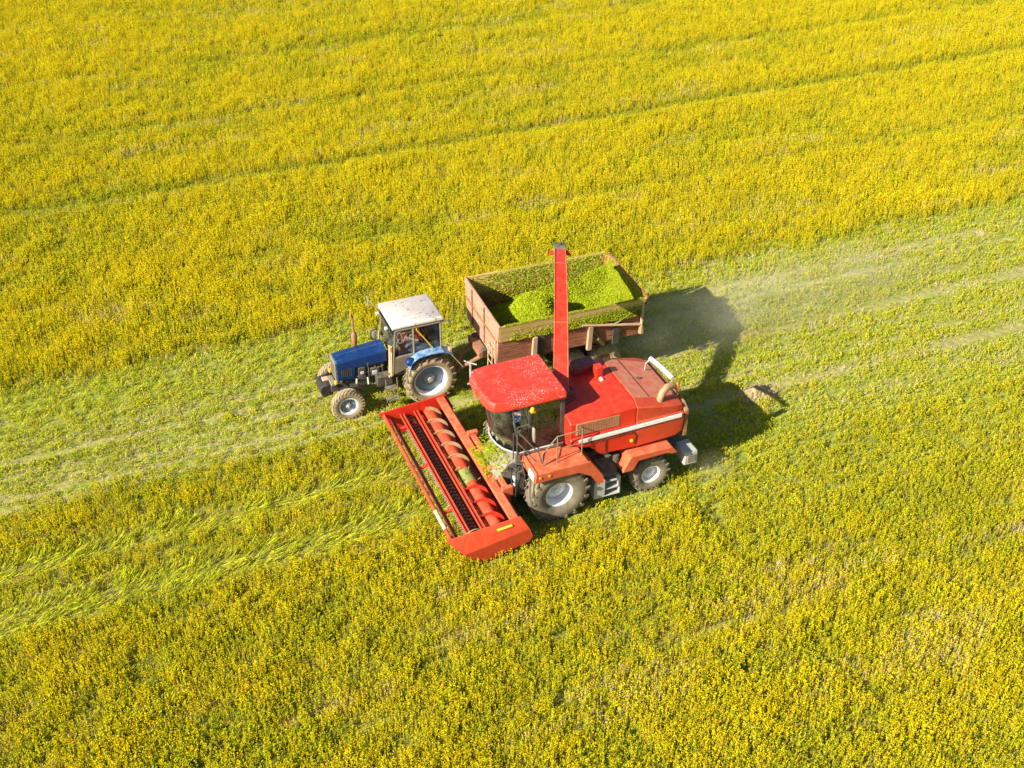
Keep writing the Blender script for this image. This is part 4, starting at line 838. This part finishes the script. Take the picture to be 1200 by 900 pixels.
# the load: one heap of chopped forage
def load():
    rng = np.random.default_rng(3)
    nx, ny = 110, 74; L = -TLEN
    def h(x, y):
        z = 1.64 + .05 * math.sin(3 * x + y)
        z += .99 * math.exp(-(((x + 1.55) / .9) ** 2 + ((y - .1) / .9) ** 2) ** 1.3)
        z += .40 * max(0, min(1, (-x - 3.6) / .8)); z += .05 * math.sin(7 * x + 2 * y) * math.sin(5 * y + x)
        z += .80 * max(0, min(1, (y - .8) / .55)) * max(0, min(1, (-x - .5) / 1.0))
        z += .45 * max(0, min(1, (-y - .85) / .5)) ** 1.2 * max(0, min(1, (-x - .8) / 1.5))
        return min(z, 2.66)
    mb = MB(); vs = []; fs = []
    for i in range(nx):
        for j in range(ny):
            x = -.01 + (L - .02) * i / (nx - 1) * 1.0; y0 = -1 + 2 * j / (ny - 1)
            z = h(x, y0 * 1.4); wloc = 1.23 + (z - 1.58) / .64 * .10 if z < 2.22 else 1.33 + (z - 2.22) / .56 * .09
            x = max(x, L - .02)
            jit = rng.normal(0, .03)
            vs.append((x + rng.normal(0, .006), y0 * (wloc - .015), z + jit))
    for i in range(nx - 1):
        for j in range(ny - 1): fs.append((i * ny + j, (i + 1) * ny + j, (i + 1) * ny + j + 1, i * ny + j + 1))
    mb.add(vs, fs)
    # shredded bits lying on the heap, on the board edges and on the ledges outside
    bv = []; bf = []
    def bit(x, y, z, s):
        a = rng.uniform(0, 2 * pi); t = rng.uniform(-.6, .6); d = Vector((cos(a), sin(a), t)) * s; e = Vector((-sin(a), cos(a), rng.uniform(-.5, .5))) * s * .35
        c = Vector((x, y, z)); b = len(bv); bv.extend([c - d - e, c + d - e, c + d + e, c - d + e]); bf.append((b, b + 1, b + 2, b + 3))
    for k in range(52000):
        x = rng.uniform(L - .2, -.05); q = rng.uniform(-1, 1); z = h(x, q * 1.4); wloc = 1.23 + (z - 1.58) / .64 * .10 if z < 2.22 else 1.33 + (z - 2.22) / .56 * .09
        bit(x, q * (wloc - .03), z + rng.uniform(0, .05), rng.uniform(.010, .03) * (1 + (rng.random() < .04)))
    for k in range(9000):      # inner faces of far and near walls
        x = rng.uniform(L, -.05); z = rng.uniform(1.6, 2.76); wl = (1.23 + (z - 1.58) / .64 * .10 if z < 2.22 else 1.35 + (z - 2.22) / .56 * .08) - .02
        if rng.random() < .15 + .6 * min(1, -x / 1.6): bit(x, -wl, z, rng.uniform(.015, .03))
    for k in range(15000):      # tailgate inside, near ledge, outer face of the near board
        r_ = rng.random()
        if r_ < .6:
            z = rng.uniform(1.6, 2.72); bit(L + .035 - .20 * (z - 1.58) / 1.17, rng.uniform(-1.2, 1.25), z, rng.uniform(.015, .03))
        else:
            x = L + abs(rng.normal(0, 1.15)) if rng.random() < .75 else rng.uniform(L, -.3)
            if x > -.3: continue
            f = rng.random() ** 1.5; bit(x, 1.40 + f * .05 + rng.uniform(0, .05) * (1 - f), 2.22 + .45 * f ** 1.5 + .02, rng.uniform(.015, .032))
    for k in range(1600): bit(rng.uniform(L, -.1), 1.44 + rng.uniform(-.01, .05), 2.79 + rng.uniform(0, .02), rng.uniform(.012, .028)) if rng.random() < .7 else bit(rng.uniform(L, -1), -1.45 - rng.uniform(0, .04), 2.79, .02)
    mb.add(bv, bf)
    o = mb.build('chopped_forage', M['chop'], smooth=False, fix=False); o.location = TLO; o.rotation_euler = (0, 0, TAZ + pi); o['kind'] = 'stuff'; o['label'] = 'bright green chopped forage heaped inside the brown trailer'; o['category'] = 'forage'
load()

# ================================================================ soil clod heap behind the harvester
def mound():
    rng = np.random.default_rng(11); mb = MB(); vs = []; fs = []; n = 26
    for i in range(n + 1):
        for j in range(n + 1):
            x = -1 + 2 * i / n; y = -1 + 2 * j / n; r = sqrt(x * x + y * y)
            z = max(0, 1 - r ** 1.6) * .26 * (1 + .5 * sin(5 * x + 2) * cos(4 * y)) + (rng.normal(0, .022) if r < .95 else -.02)
            vs.append((x * .75, y * .5, z - .01))
    for i in range(n):
        for j in range(n): fs.append((i * (n + 1) + j, (i + 1) * (n + 1) + j, (i + 1) * (n + 1) + j + 1, i * (n + 1) + j + 1))
    mb.add(vs, fs); p = H2W(-7.6, -1.3)
    m = paint('clod_soil', (.30, .22, .10), (.17, .12, .06), dust=(.42, .36, .16), dust_amt=.6, rough=.95, scale=4, bump=.6)
    o = mb.build('soil_heap', m, smooth=False); o.location = p; o.rotation_euler = (0, 0, AZ); o['label'] = 'low brown heap of soil and dry straw at the corner of the harvester shadow'; o['category'] = 'soil heap'
mound()

# ================================================================ vegetation
def blade(mb, p, d, w_, l, droop=.3, mi=0, seg=2):
    """leaf: from p along d (unit), width w_, length l"""
    d = Vector(d).normalized(); sd_ = d.cross(Vector((0, 0, 1)))
    if sd_.length < 1e-3: sd_ = Vector((1, 0, 0))
    sd_.normalize(); p = Vector(p); mid = p + d * l * .55; tip = p + d * l - Vector((0, 0, droop * l))
    mb.add([p, mid + sd_ * w_ / 2, tip, mid - sd_ * w_ / 2], [(0, 1, 2, 3)], mi)
def plant(rng, h, nst, flowers, leaves, leaf_l, spread, mats, fl_size=.02, lean=.03, laid=False):
    """a tuft of separate stems; mats: stem, leaf, petal"""
    mb = MB()
    for s in range(nst):
        a = rng.uniform(0, 2 * pi); r = spread * sqrt(rng.uniform(0, 1)); x, y = r * cos(a), r * sin(a)
        hh = h * rng.uniform(.6, 1.12); tx, ty = x + rng.normal(0, lean), y + rng.normal(0, lean)
        b = Vector((x, y, 0)); t = Vector((tx, ty, hh)); w_ = .006
        mb.add([b + Vector((w_, 0, 0)), b + Vector((-w_ / 2, w_, 0)), b + Vector((-w_ / 2, -w_, 0)), t], [(0, 1, 3), (1, 2, 3), (2, 0, 3)], 0)
        for k in range(leaves):
            f = rng.uniform(.05, .75); p = b.lerp(t, f); aa = rng.uniform(0, 2 * pi)
            if laid: blade(mb, p, (.12 * cos(aa), .12 * sin(aa), 1), .022, h * rng.uniform(.35, .6), 0, 1)
            else: blade(mb, p, (cos(aa), sin(aa), rng.uniform(.6, 2.2)), leaf_l * rng.uniform(.22, .36), leaf_l * rng.uniform(.7, 1.3) * (1.1 - .4 * f), rng.uniform(0, .3), 1)
        for k in range(flowers):
            f = rng.uniform(.52, 1.03); c = b.lerp(t, f) + Vector((rng.normal(0, .009), rng.normal(0, .009), 0)) * (2.4 - 1.4 * f)
            q = fl_size * rng.uniform(.6, 1.1)
            A = Euler((rng.uniform(0, 6), rng.uniform(0, 6), rng.uniform(0, 6))).to_matrix()
            v = [A @ Vector(k_) * q for k_ in ((1, 0, -.5), (-.5, .87, -.5), (-.5, -.87, -.5), (0, 0, .9))]
            mb.add([c + k_ for k_ in v], [(0, 1, 3), (1, 2, 3), (2, 0, 3)], 2)
    me_o = mb.build('crop_plant', mats, smooth=False, fix=False)
    COL.objects.unlink(me_o); return me_o
rng = np.random.default_rng(5)
protos = []
SL = [M['stem'], M['leaf'], M['petal']]
for k in range(5): protos.append(plant(rng, .46, 5, 7, 2, .085, .17, SL, .0155))                      # 0-4 blooming
for k in range(3): protos.append(plant(rng, .36, 6, 2, 4, .10, .16, SL, .017))                      # 5-7 green
for k in range(2): protos.append(plant(rng, .40, 4, 2, 2, .07, .14, [M['dry'], M['dry'], M['petal']]))      # 8-9 dry, thin
for k in range(4): protos.append(plant(rng, .12, 8, 0, 3, .06, .17, [M['stem'], M['leaf_bright'], M['petal']], .016))   # 10-13 stubble regrowth
for k in range(2): protos.append(plant(rng, .12, 7, 0, 1, .05, .14, [M['dry'], M['dry'], M['petal']]))                  # 14-15 dry stubble
for k in range(3): protos.append(plant(rng, .44, 4, 2, 2, .10, .14, [M['lime'], M['lime'], M['petal']], .018, .10, True))  # 16-18 laid stalks
for k in range(2): protos.append(plant(rng, .17, 6, 2, 3, .07, .16, [M['stem'], M['leaf_bright'], M['petal']], .017))   # 19-20 low, flecked with yellow
plant_col = bpy.data.collections.new('plant_kinds')
for i, p_ in enumerate(protos): p_.name = f'crop_plant.{i:03d}'; p_['kind'] = 'stuff'; plant_col.objects.link(p_)

class VN:
    def __init__(s, seed, n=256): s.g = np.random.default_rng(seed).random((n, n)); s.n = n
    def __call__(s, x, y):
        x = x % s.n; y = y % s.n; i = np.floor(x).astype(int); j = np.floor(y).astype(int); fx = x - i; fy = y - j
        fx = fx * fx * (3 - 2 * fx); fy = fy * fy * (3 - 2 * fy); i1 = (i + 1) % s.n; j1 = (j + 1) % s.n; g = s.g
        return (g[i, j] * (1 - fx) + g[i1, j] * fx) * (1 - fy) + (g[i, j1] * (1 - fx) + g[i1, j1] * fx) * fy
N1, N2, N3 = VN(1), VN(2), VN(3)
def fbm(N, x, y): return (N(x, y) + .5 * N(x * 2.1 + 9, y * 2.1) + .25 * N(x * 4.3, y * 4.3 + 5)) / 1.75

def band(v, c, w): return np.exp(-((v - c) / w) ** 2)
def field_points(dens):
    rg = np.random.default_rng(42)
    Y0, Y1 = 11, 82; xs = lambda Y: .46 * Y + 5
    A = 2 * xs(Y1) * (Y1 - Y0); n = int(A * dens)
    X = rg.uniform(-xs(Y1), xs(Y1), n); Y = rg.uniform(Y0, Y1, n)
    k = np.abs(X) < xs(Y); X = X[k]; Y = Y[k]
    k = rg.random(len(X)) < np.clip(1.0 - (Y - 48) / 90, .5, 1); X = X[k]; Y = Y[k]
    dx = X - HO.x; dy = Y - HO.y
    u = dx * F.x + dy * F.y; v = dx * Lf.x + dy * Lf.y
    return X, Y, u, v, rg
def instancer(name, X, Y, kind, tilt_ax, tilt, rz, sc, label):
    n = len(X); me = bpy.data.meshes.new(name)
    me.vertices.add(n); co = np.zeros((n, 3), np.float32); co[:, 0] = X; co[:, 1] = Y; me.vertices.foreach_set('co', co.ravel())
    a = me.attributes.new('kind_index', 'INT', 'POINT'); a.data.foreach_set('value', kind.astype(np.int32))
    # rotation: spin by rz about z, then tilt towards azimuth tilt_ax
    e = np.zeros((n, 3), np.float32)
    # R = Rz(ta) Ry(t) Rz(rz-ta) -> euler XYZ
    ca, sa = np.cos(tilt_ax), np.sin(tilt_ax); ct, st = np.cos(tilt), np.sin(tilt); b = rz - tilt_ax; cb, sb = np.cos(b), np.sin(b)
    r00 = ca * ct * cb - sa * sb; r10 = sa * ct * cb + ca * sb; r20 = -st * cb
    r21 = st * sb; r22 = ct
    e[:, 0] = np.arctan2(r21, r22); e[:, 1] = np.arcsin(np.clip(-r20, -1, 1)); e[:, 2] = np.arctan2(r10, r00)
    a = me.attributes.new('turn', 'FLOAT_VECTOR', 'POINT'); a.data.foreach_set('vector', e.ravel())
    a = me.attributes.new('size', 'FLOAT', 'POINT'); a.data.foreach_set('value', sc.astype(np.float32))
    o = bpy.data.objects.new(name, me); COL.objects.link(o); o['kind'] = 'stuff'; o['label'] = label; o['category'] = 'crop'
    ng = bpy.data.node_groups.new(name + '_nodes', 'GeometryNodeTree')
    ng.interface.new_socket('Geometry', in_out='INPUT', socket_type='NodeSocketGeometry'); ng.interface.new_socket('Geometry', in_out='OUTPUT', socket_type='NodeSocketGeometry')
    N = ng.nodes; gi = N.new('NodeGroupInput'); go = N.new('NodeGroupOutput'); ip = N.new('GeometryNodeInstanceOnPoints')
    ci = N.new('GeometryNodeCollectionInfo'); ci.inputs['Collection'].default_value = plant_col; ci.inputs['Separate Children'].default_value = True; ci.inputs['Reset Children'].default_value = True
    ip.inputs['Pick Instance'].default_value = True
    def na(nm, t):
        q = N.new('GeometryNodeInputNamedAttribute'); q.data_type = t; q.inputs['Name'].default_value = nm; return q.outputs['Attribute']
    er = N.new('FunctionNodeEulerToRotation')
    lk = ng.links.new
    lk(gi.outputs[0], ip.inputs['Points']); lk(ci.outputs[0], ip.inputs['Instance']); lk(na('kind_index', 'INT'), ip.inputs['Instance Index'])
    lk(na('turn', 'FLOAT_VECTOR'), er.inputs[0]); lk(er.outputs[0], ip.inputs['Rotation']); lk(na('size', 'FLOAT'), ip.inputs['Scale']); lk(ip.outputs[0], go.inputs[0])
    md = o.modifiers.new('scatter', 'NODES'); md.node_group = ng
    return o

def plant_field():
    X, Y, u, v, rg = field_points(78)
    n = len(X); wob = (N3(u * .12 + 3, v * .1) - .5) * .28; vv = v + wob
    big = fbm(N1, u * .10, v * .35); mid = fbm(N2, u * .5 + 40, v * .9); fine = rg.random(n)
    tram = np.maximum.reduce([band(vv, -21.1, .42), .45 * band(vv, -14.6, .35) * (u < 2), .55 * band(vv, -27.3, .4), .4 * band(vv, -34, .4)])
    cut = ((u < 2.35) & (v > -3.3) & (v < 2.25))
    left = u > 2.35
    vj = vv; vv = vv + rg.normal(0, .22, n) * (np.abs(v + .5) > 3) + (N1(u * .8, v * .5) - .5) * .5 * (v < -3)
    strip = np.where(left, (vv > -9.7) & (vv < -3.8), ((vv > -8.7) & (v <= -3.3)) | cut | ((u < -3.2) & (vv > -8.7) & (v < 3.4 - .0 * u)))
    vv = vj
    lean_zone = left & (vv > -10.1) & (vv < -7.3)
    right_green = (u < -3.2) & (vv > .9) & (vv < 4.6)
    swA = left & (np.abs(vv + 1.62 - .08 * np.sin(u)) < .30 + .1 * (mid - .5)); swB = left & (np.abs(vv - .12 + .08 * np.sin(u * .7)) < .44 + .2 * (mid - .5))
    kind = np.zeros(n, int); keep = np.ones(n, bool); sc = rg.uniform(.8, 1.15, n); tilt = np.abs(rg.normal(0, .10, n)); ta = rg.uniform(0, 2 * pi, n); rz = rg.uniform(0, 2 * pi, n)
    # standing
    g = np.clip((mid - .52) * 2.2 + (.5 - big) * 1.1 + .26, .10, .75) + tram * 1.1 + .9 * np.clip(fbm(N2, u * .07 + 11, v * 1.1) - .60, 0, 1)
    fr = (v > 2.2) ; g = g + .05 * fr
    kind = np.where(fine < g, rg.integers(5, 8, n), rg.integers(0, 5, n))
    dry = fbm(N3, u * .3 + 90, v * 1.3); kind = np.where((dry > .70) & (rg.random(n) < .5), rg.integers(8, 10, n), kind)
    sc = sc * (.82 + .36 * N2(u * 1.3, v * 1.3)) * (1 - .38 * tram) * (.9 + .25 * (big - .5))
    # bare streaks in the near right part
    bare = np.maximum.reduce([band(vv, 6.4, .16) * (N1(u * .5, 3) > .35), .8 * band(vv, 7.7, .14) * (N1(u * .4, 9) > .45), .8 * band(vv, 5.3, .13) * (N1(u * .45, 16) > .5)]) * (u < 0)
    keep &= rg.random(n) > bare * .7
        # ahead of header between the swaths: greener
    az_ = left & (vv > -3.8) & (vv < .8); kind = np.where(az_ & (rg.random(n) < .22), rg.integers(5, 8, n), kind); sc = np.where(az_, sc * .85, sc)
    # stubble
    s_ = strip
    k2 = np.where(rg.random(n) < np.where(u < 0, .26, .26), rg.integers(19, 21, n), rg.integers(10, 14, n)); k2 = np.where(rg.random(n) < .06 + .2 * (mid > .62), rg.integers(14, 16, n), k2)
    kind = np.where(s_, k2, kind); sc = np.where(s_, rg.uniform(.75, 1.35, n), sc); tilt = np.where(s_, np.abs(rg.normal(0, .35, n)), tilt)
    rows = np.zeros(n)
    for c, w_, a, side in ((-6.15, .13, .9, 1), (-5.5, .11, .8, 1), (-5.05, .1, .7, 1), (-4.55, .13, .9, 1), (-4.1, .1, .8, 1), (-6.8, .1, .7, 1), (-7.0, .30, 1, -1), (-6.2, .16, .9, -1), (-4.15, .32, .95, -1), (-5.1, .14, .7, -1), (-1.45, .36, 1, -1), (-2.4, .14, .6, -1), (-3.2, .12, .5, -1), (-.4, .15, .5, -1), (1.3, .12, .4, -1)):
        rows = np.maximum(rows, a * band(vv, c, w_) * ((u > 2.35) if side > 0 else (u < 2.35)) * np.clip(.55 + 1.3 * (N2(u * .45 + c * 7, c * 3) - .25), 0, 1.15))
    kind = np.where(s_ & (rg.random(n) < rows * .8), rg.integers(14, 16, n), kind)
    keep &= ~(s_ & (rg.random(n) < .22 * (fine < .5)))
    keep &= ~(s_ & (rg.random(n) < rows))
    dr = np.cos(2 * pi * vv / .44 + .8 * np.sin(u * .25)) > .25
    keep &= ~(s_ & dr & (rg.random(n) < .5)); kind = np.where(s_ & dr & (rg.random(n) < .35), rg.integers(14, 16, n), kind)
    # under the harvester: trodden soil
    keep &= ~((u < 1.2) & (u > -5) & (np.abs(v) < 1.1) & (rg.random(n) < .6))
    # stubble near the standing edge: greener, leaning
    lz = lean_zone & s_
    kind = np.where(lz & (rg.random(n) < .32), rg.integers(16, 19, n), kind); 
    li = (kind >= 16) & (kind <= 18)
    sc = np.where(li, rg.uniform(.4, .75, n), sc); tilt = np.where(li, rg.uniform(.6, 1.2, n), tilt); ta = np.where(li, .75 + rg.normal(0, .4, n), ta)
    # right side: greener mix, medium
    rgn = right_green; kind = np.where(rgn, np.where(rg.random(n) < .5, rg.integers(5, 8, n), np.where(rg.random(n) < .6, rg.integers(19, 21, n), rg.integers(0, 5, n))), kind); sc = np.where(rgn, rg.uniform(.55, .85, n), sc)
    sc = np.where(rgn & ((kind >= 19)), sc * 1.6, sc)
    gp = np.exp(-(((u + 9.2) / 2.2) ** 2 + ((v - 4.6) / .8) ** 2)) + .8 * np.exp(-(((u + 8.7) / 1.6) ** 2 + ((v - 1.7) / .5) ** 2))
    gp = np.minimum(1.3 * gp, 1); sel = (rg.random(n) < gp * .95) & (v > .8); kind = np.where(sel, rg.integers(5, 8, n), kind); sc = np.where(sel, rg.uniform(.6, .9, n), sc)
    # laid swaths
    sw = swA | swB; kp = rg.random(n) < .85
    kind = np.where(sw, rg.integers(16, 19, n), kind); sc = np.where(sw, rg.uniform(.55, 1.0, n), sc); tilt = np.where(sw, rg.uniform(1.0, 1.45, n), tilt)
    ta = np.where(sw, .58 + rg.normal(0, .30, n) + .25 * np.sin(u * .8), ta); keep &= ~(sw & ~kp)
    near_sw = left & (((vv > -2.2) & (vv < -1.85)) | ((vv > -.55) & (vv < -.22))); tilt = np.where(near_sw, rg.uniform(.3, .95, n), tilt); ta = np.where(near_sw, .75 + rg.normal(0, .3, n), ta); kind = np.where(near_sw & (rg.random(n) < .35), rg.integers(16, 19, n), kind)
    # keep plants out of wheels, header trough and tractor body
    keep &= ~((u > 1.0) & (u < 2.5) & (v > -3.35) & (v < 2.45))
    keep &= ~((np.abs(u) < .8) & (np.abs(np.abs(v) - 1.27) < .42)); keep &= ~((np.abs(u + 2.68) < .55) & (np.abs(np.abs(v) - 1.22) < .28))
    tu = u - 1.34; tv = v + 5.43; keep &= ~((np.abs(tu) < .7) & (np.abs(np.abs(tv) - .76) < .26)); keep &= ~((np.abs(tu - 2.42) < .42) & (np.abs(np.abs(tv) - .68) < .18))
    keep &= ~((u > 2.2) & (u < 3.35) & (np.abs(v + 3.3) < .12)); hd = (u >= 2.5) & (u < 3.3) & (v > -3.35) & (v < 2.25); sc = np.where(hd, sc * .8, sc)
    short = strip & keep; laid = (sw | near_sw) & keep & ~strip; tall = keep & ~strip & ~(sw | near_sw)
    for nm, msk, lb in (('standing_crop', tall, 'yellow flowering crop standing over the whole field'), ('crop_stubble', short, 'short green stubble and regrowth in the mown strips'), ('flattened_stalks', laid, 'pale flattened stalks laid over in the wheel tracks')):
        i = np.nonzero(msk)[0]; print(nm, len(i)); instancer(nm, X[i], Y[i], kind[i], ta[i], tilt[i], rz[i], sc[i], lb)
plant_field()

# ================================================================ dust
def dust(name, p, size, rz, dens, seed, label, col=(.97, .94, .84)):
    mb = MB(); n = 16; prof = [(sin(pi * i / n) + .0001, -cos(pi * i / n)) for i in range(n + 1)]
    mb.lathe(prof, n=24, axis='z')
    m = bpy.data.materials.new(name); m.use_nodes = True; nt = m.node_tree; nt.nodes.remove(nt.nodes['Principled BSDF']); out = [x for x in nt.nodes if x.type == 'OUTPUT_MATERIAL'][0]
    vs = nt.nodes.new('ShaderNodeVolumePrincipled'); vs.inputs['Color'].default_value = (*col, 1); vs.inputs['Anisotropy'].default_value = .3
    tc = nt.nodes.new('ShaderNodeTexCoord'); ln = nt.nodes.new('ShaderNodeVectorMath'); ln.operation = 'LENGTH'; nt.links.new(tc.outputs['Object'], ln.inputs[0])
    fall = ramp(nt, ln.outputs['Value'], [(0, (1, 1, 1)), (.45, (.5, .5, .5)), (.95, (0, 0, 0))])
    nz = nt.nodes.new('ShaderNodeTexNoise'); nz.inputs['Scale'].default_value = 2.6; nz.inputs['Detail'].default_value = 4
    mp = nt.nodes.new('ShaderNodeMapping'); mp.inputs['Location'].default_value = (seed, 0, 0); mp.inputs['Scale'].default_value = (1, .8, .7); nt.links.new(tc.outputs['Object'], mp.inputs[0]); nt.links.new(mp.outputs[0], nz.inputs['Vector'])
    cl = ramp(nt, nz.outputs['Fac'], [(.38, (0, 0, 0)), (.68, (1, 1, 1))])
    d = math_(nt, 'MULTIPLY', math_(nt, 'MULTIPLY', fall, cl), dens); nt.links.new(d, vs.inputs['Density']); nt.links.new(vs.outputs[0], out.inputs['Volume'])
    o = mb.build(name, m, smooth=False); o.location = p; o.scale = size; o.rotation_euler = (0, 0, rz); o['kind'] = 'stuff'; o['label'] = label; o['category'] = 'dust'
dust('dust_cloud', H2W(-7.6, -4.3, .9), (4.6, 1.9, 1.1), AZ, .42, 1, 'pale dust drifting behind the trailer wheels')
dust('dust_trail', H2W(-12.5, -5.2, .7), (6.5, 2.0, .9), AZ, .42, 5, 'thin dust trailing away over the stubble behind the trailer')
dust('dust_puff', H2W(-4.4, 1.7, .45), (1.1, .6, .6), AZ, .6, 9, 'small dust puff behind the harvester rear wheel')
scene.cycles.volume_step_rate = 2; scene.cycles.volume_max_steps = 64
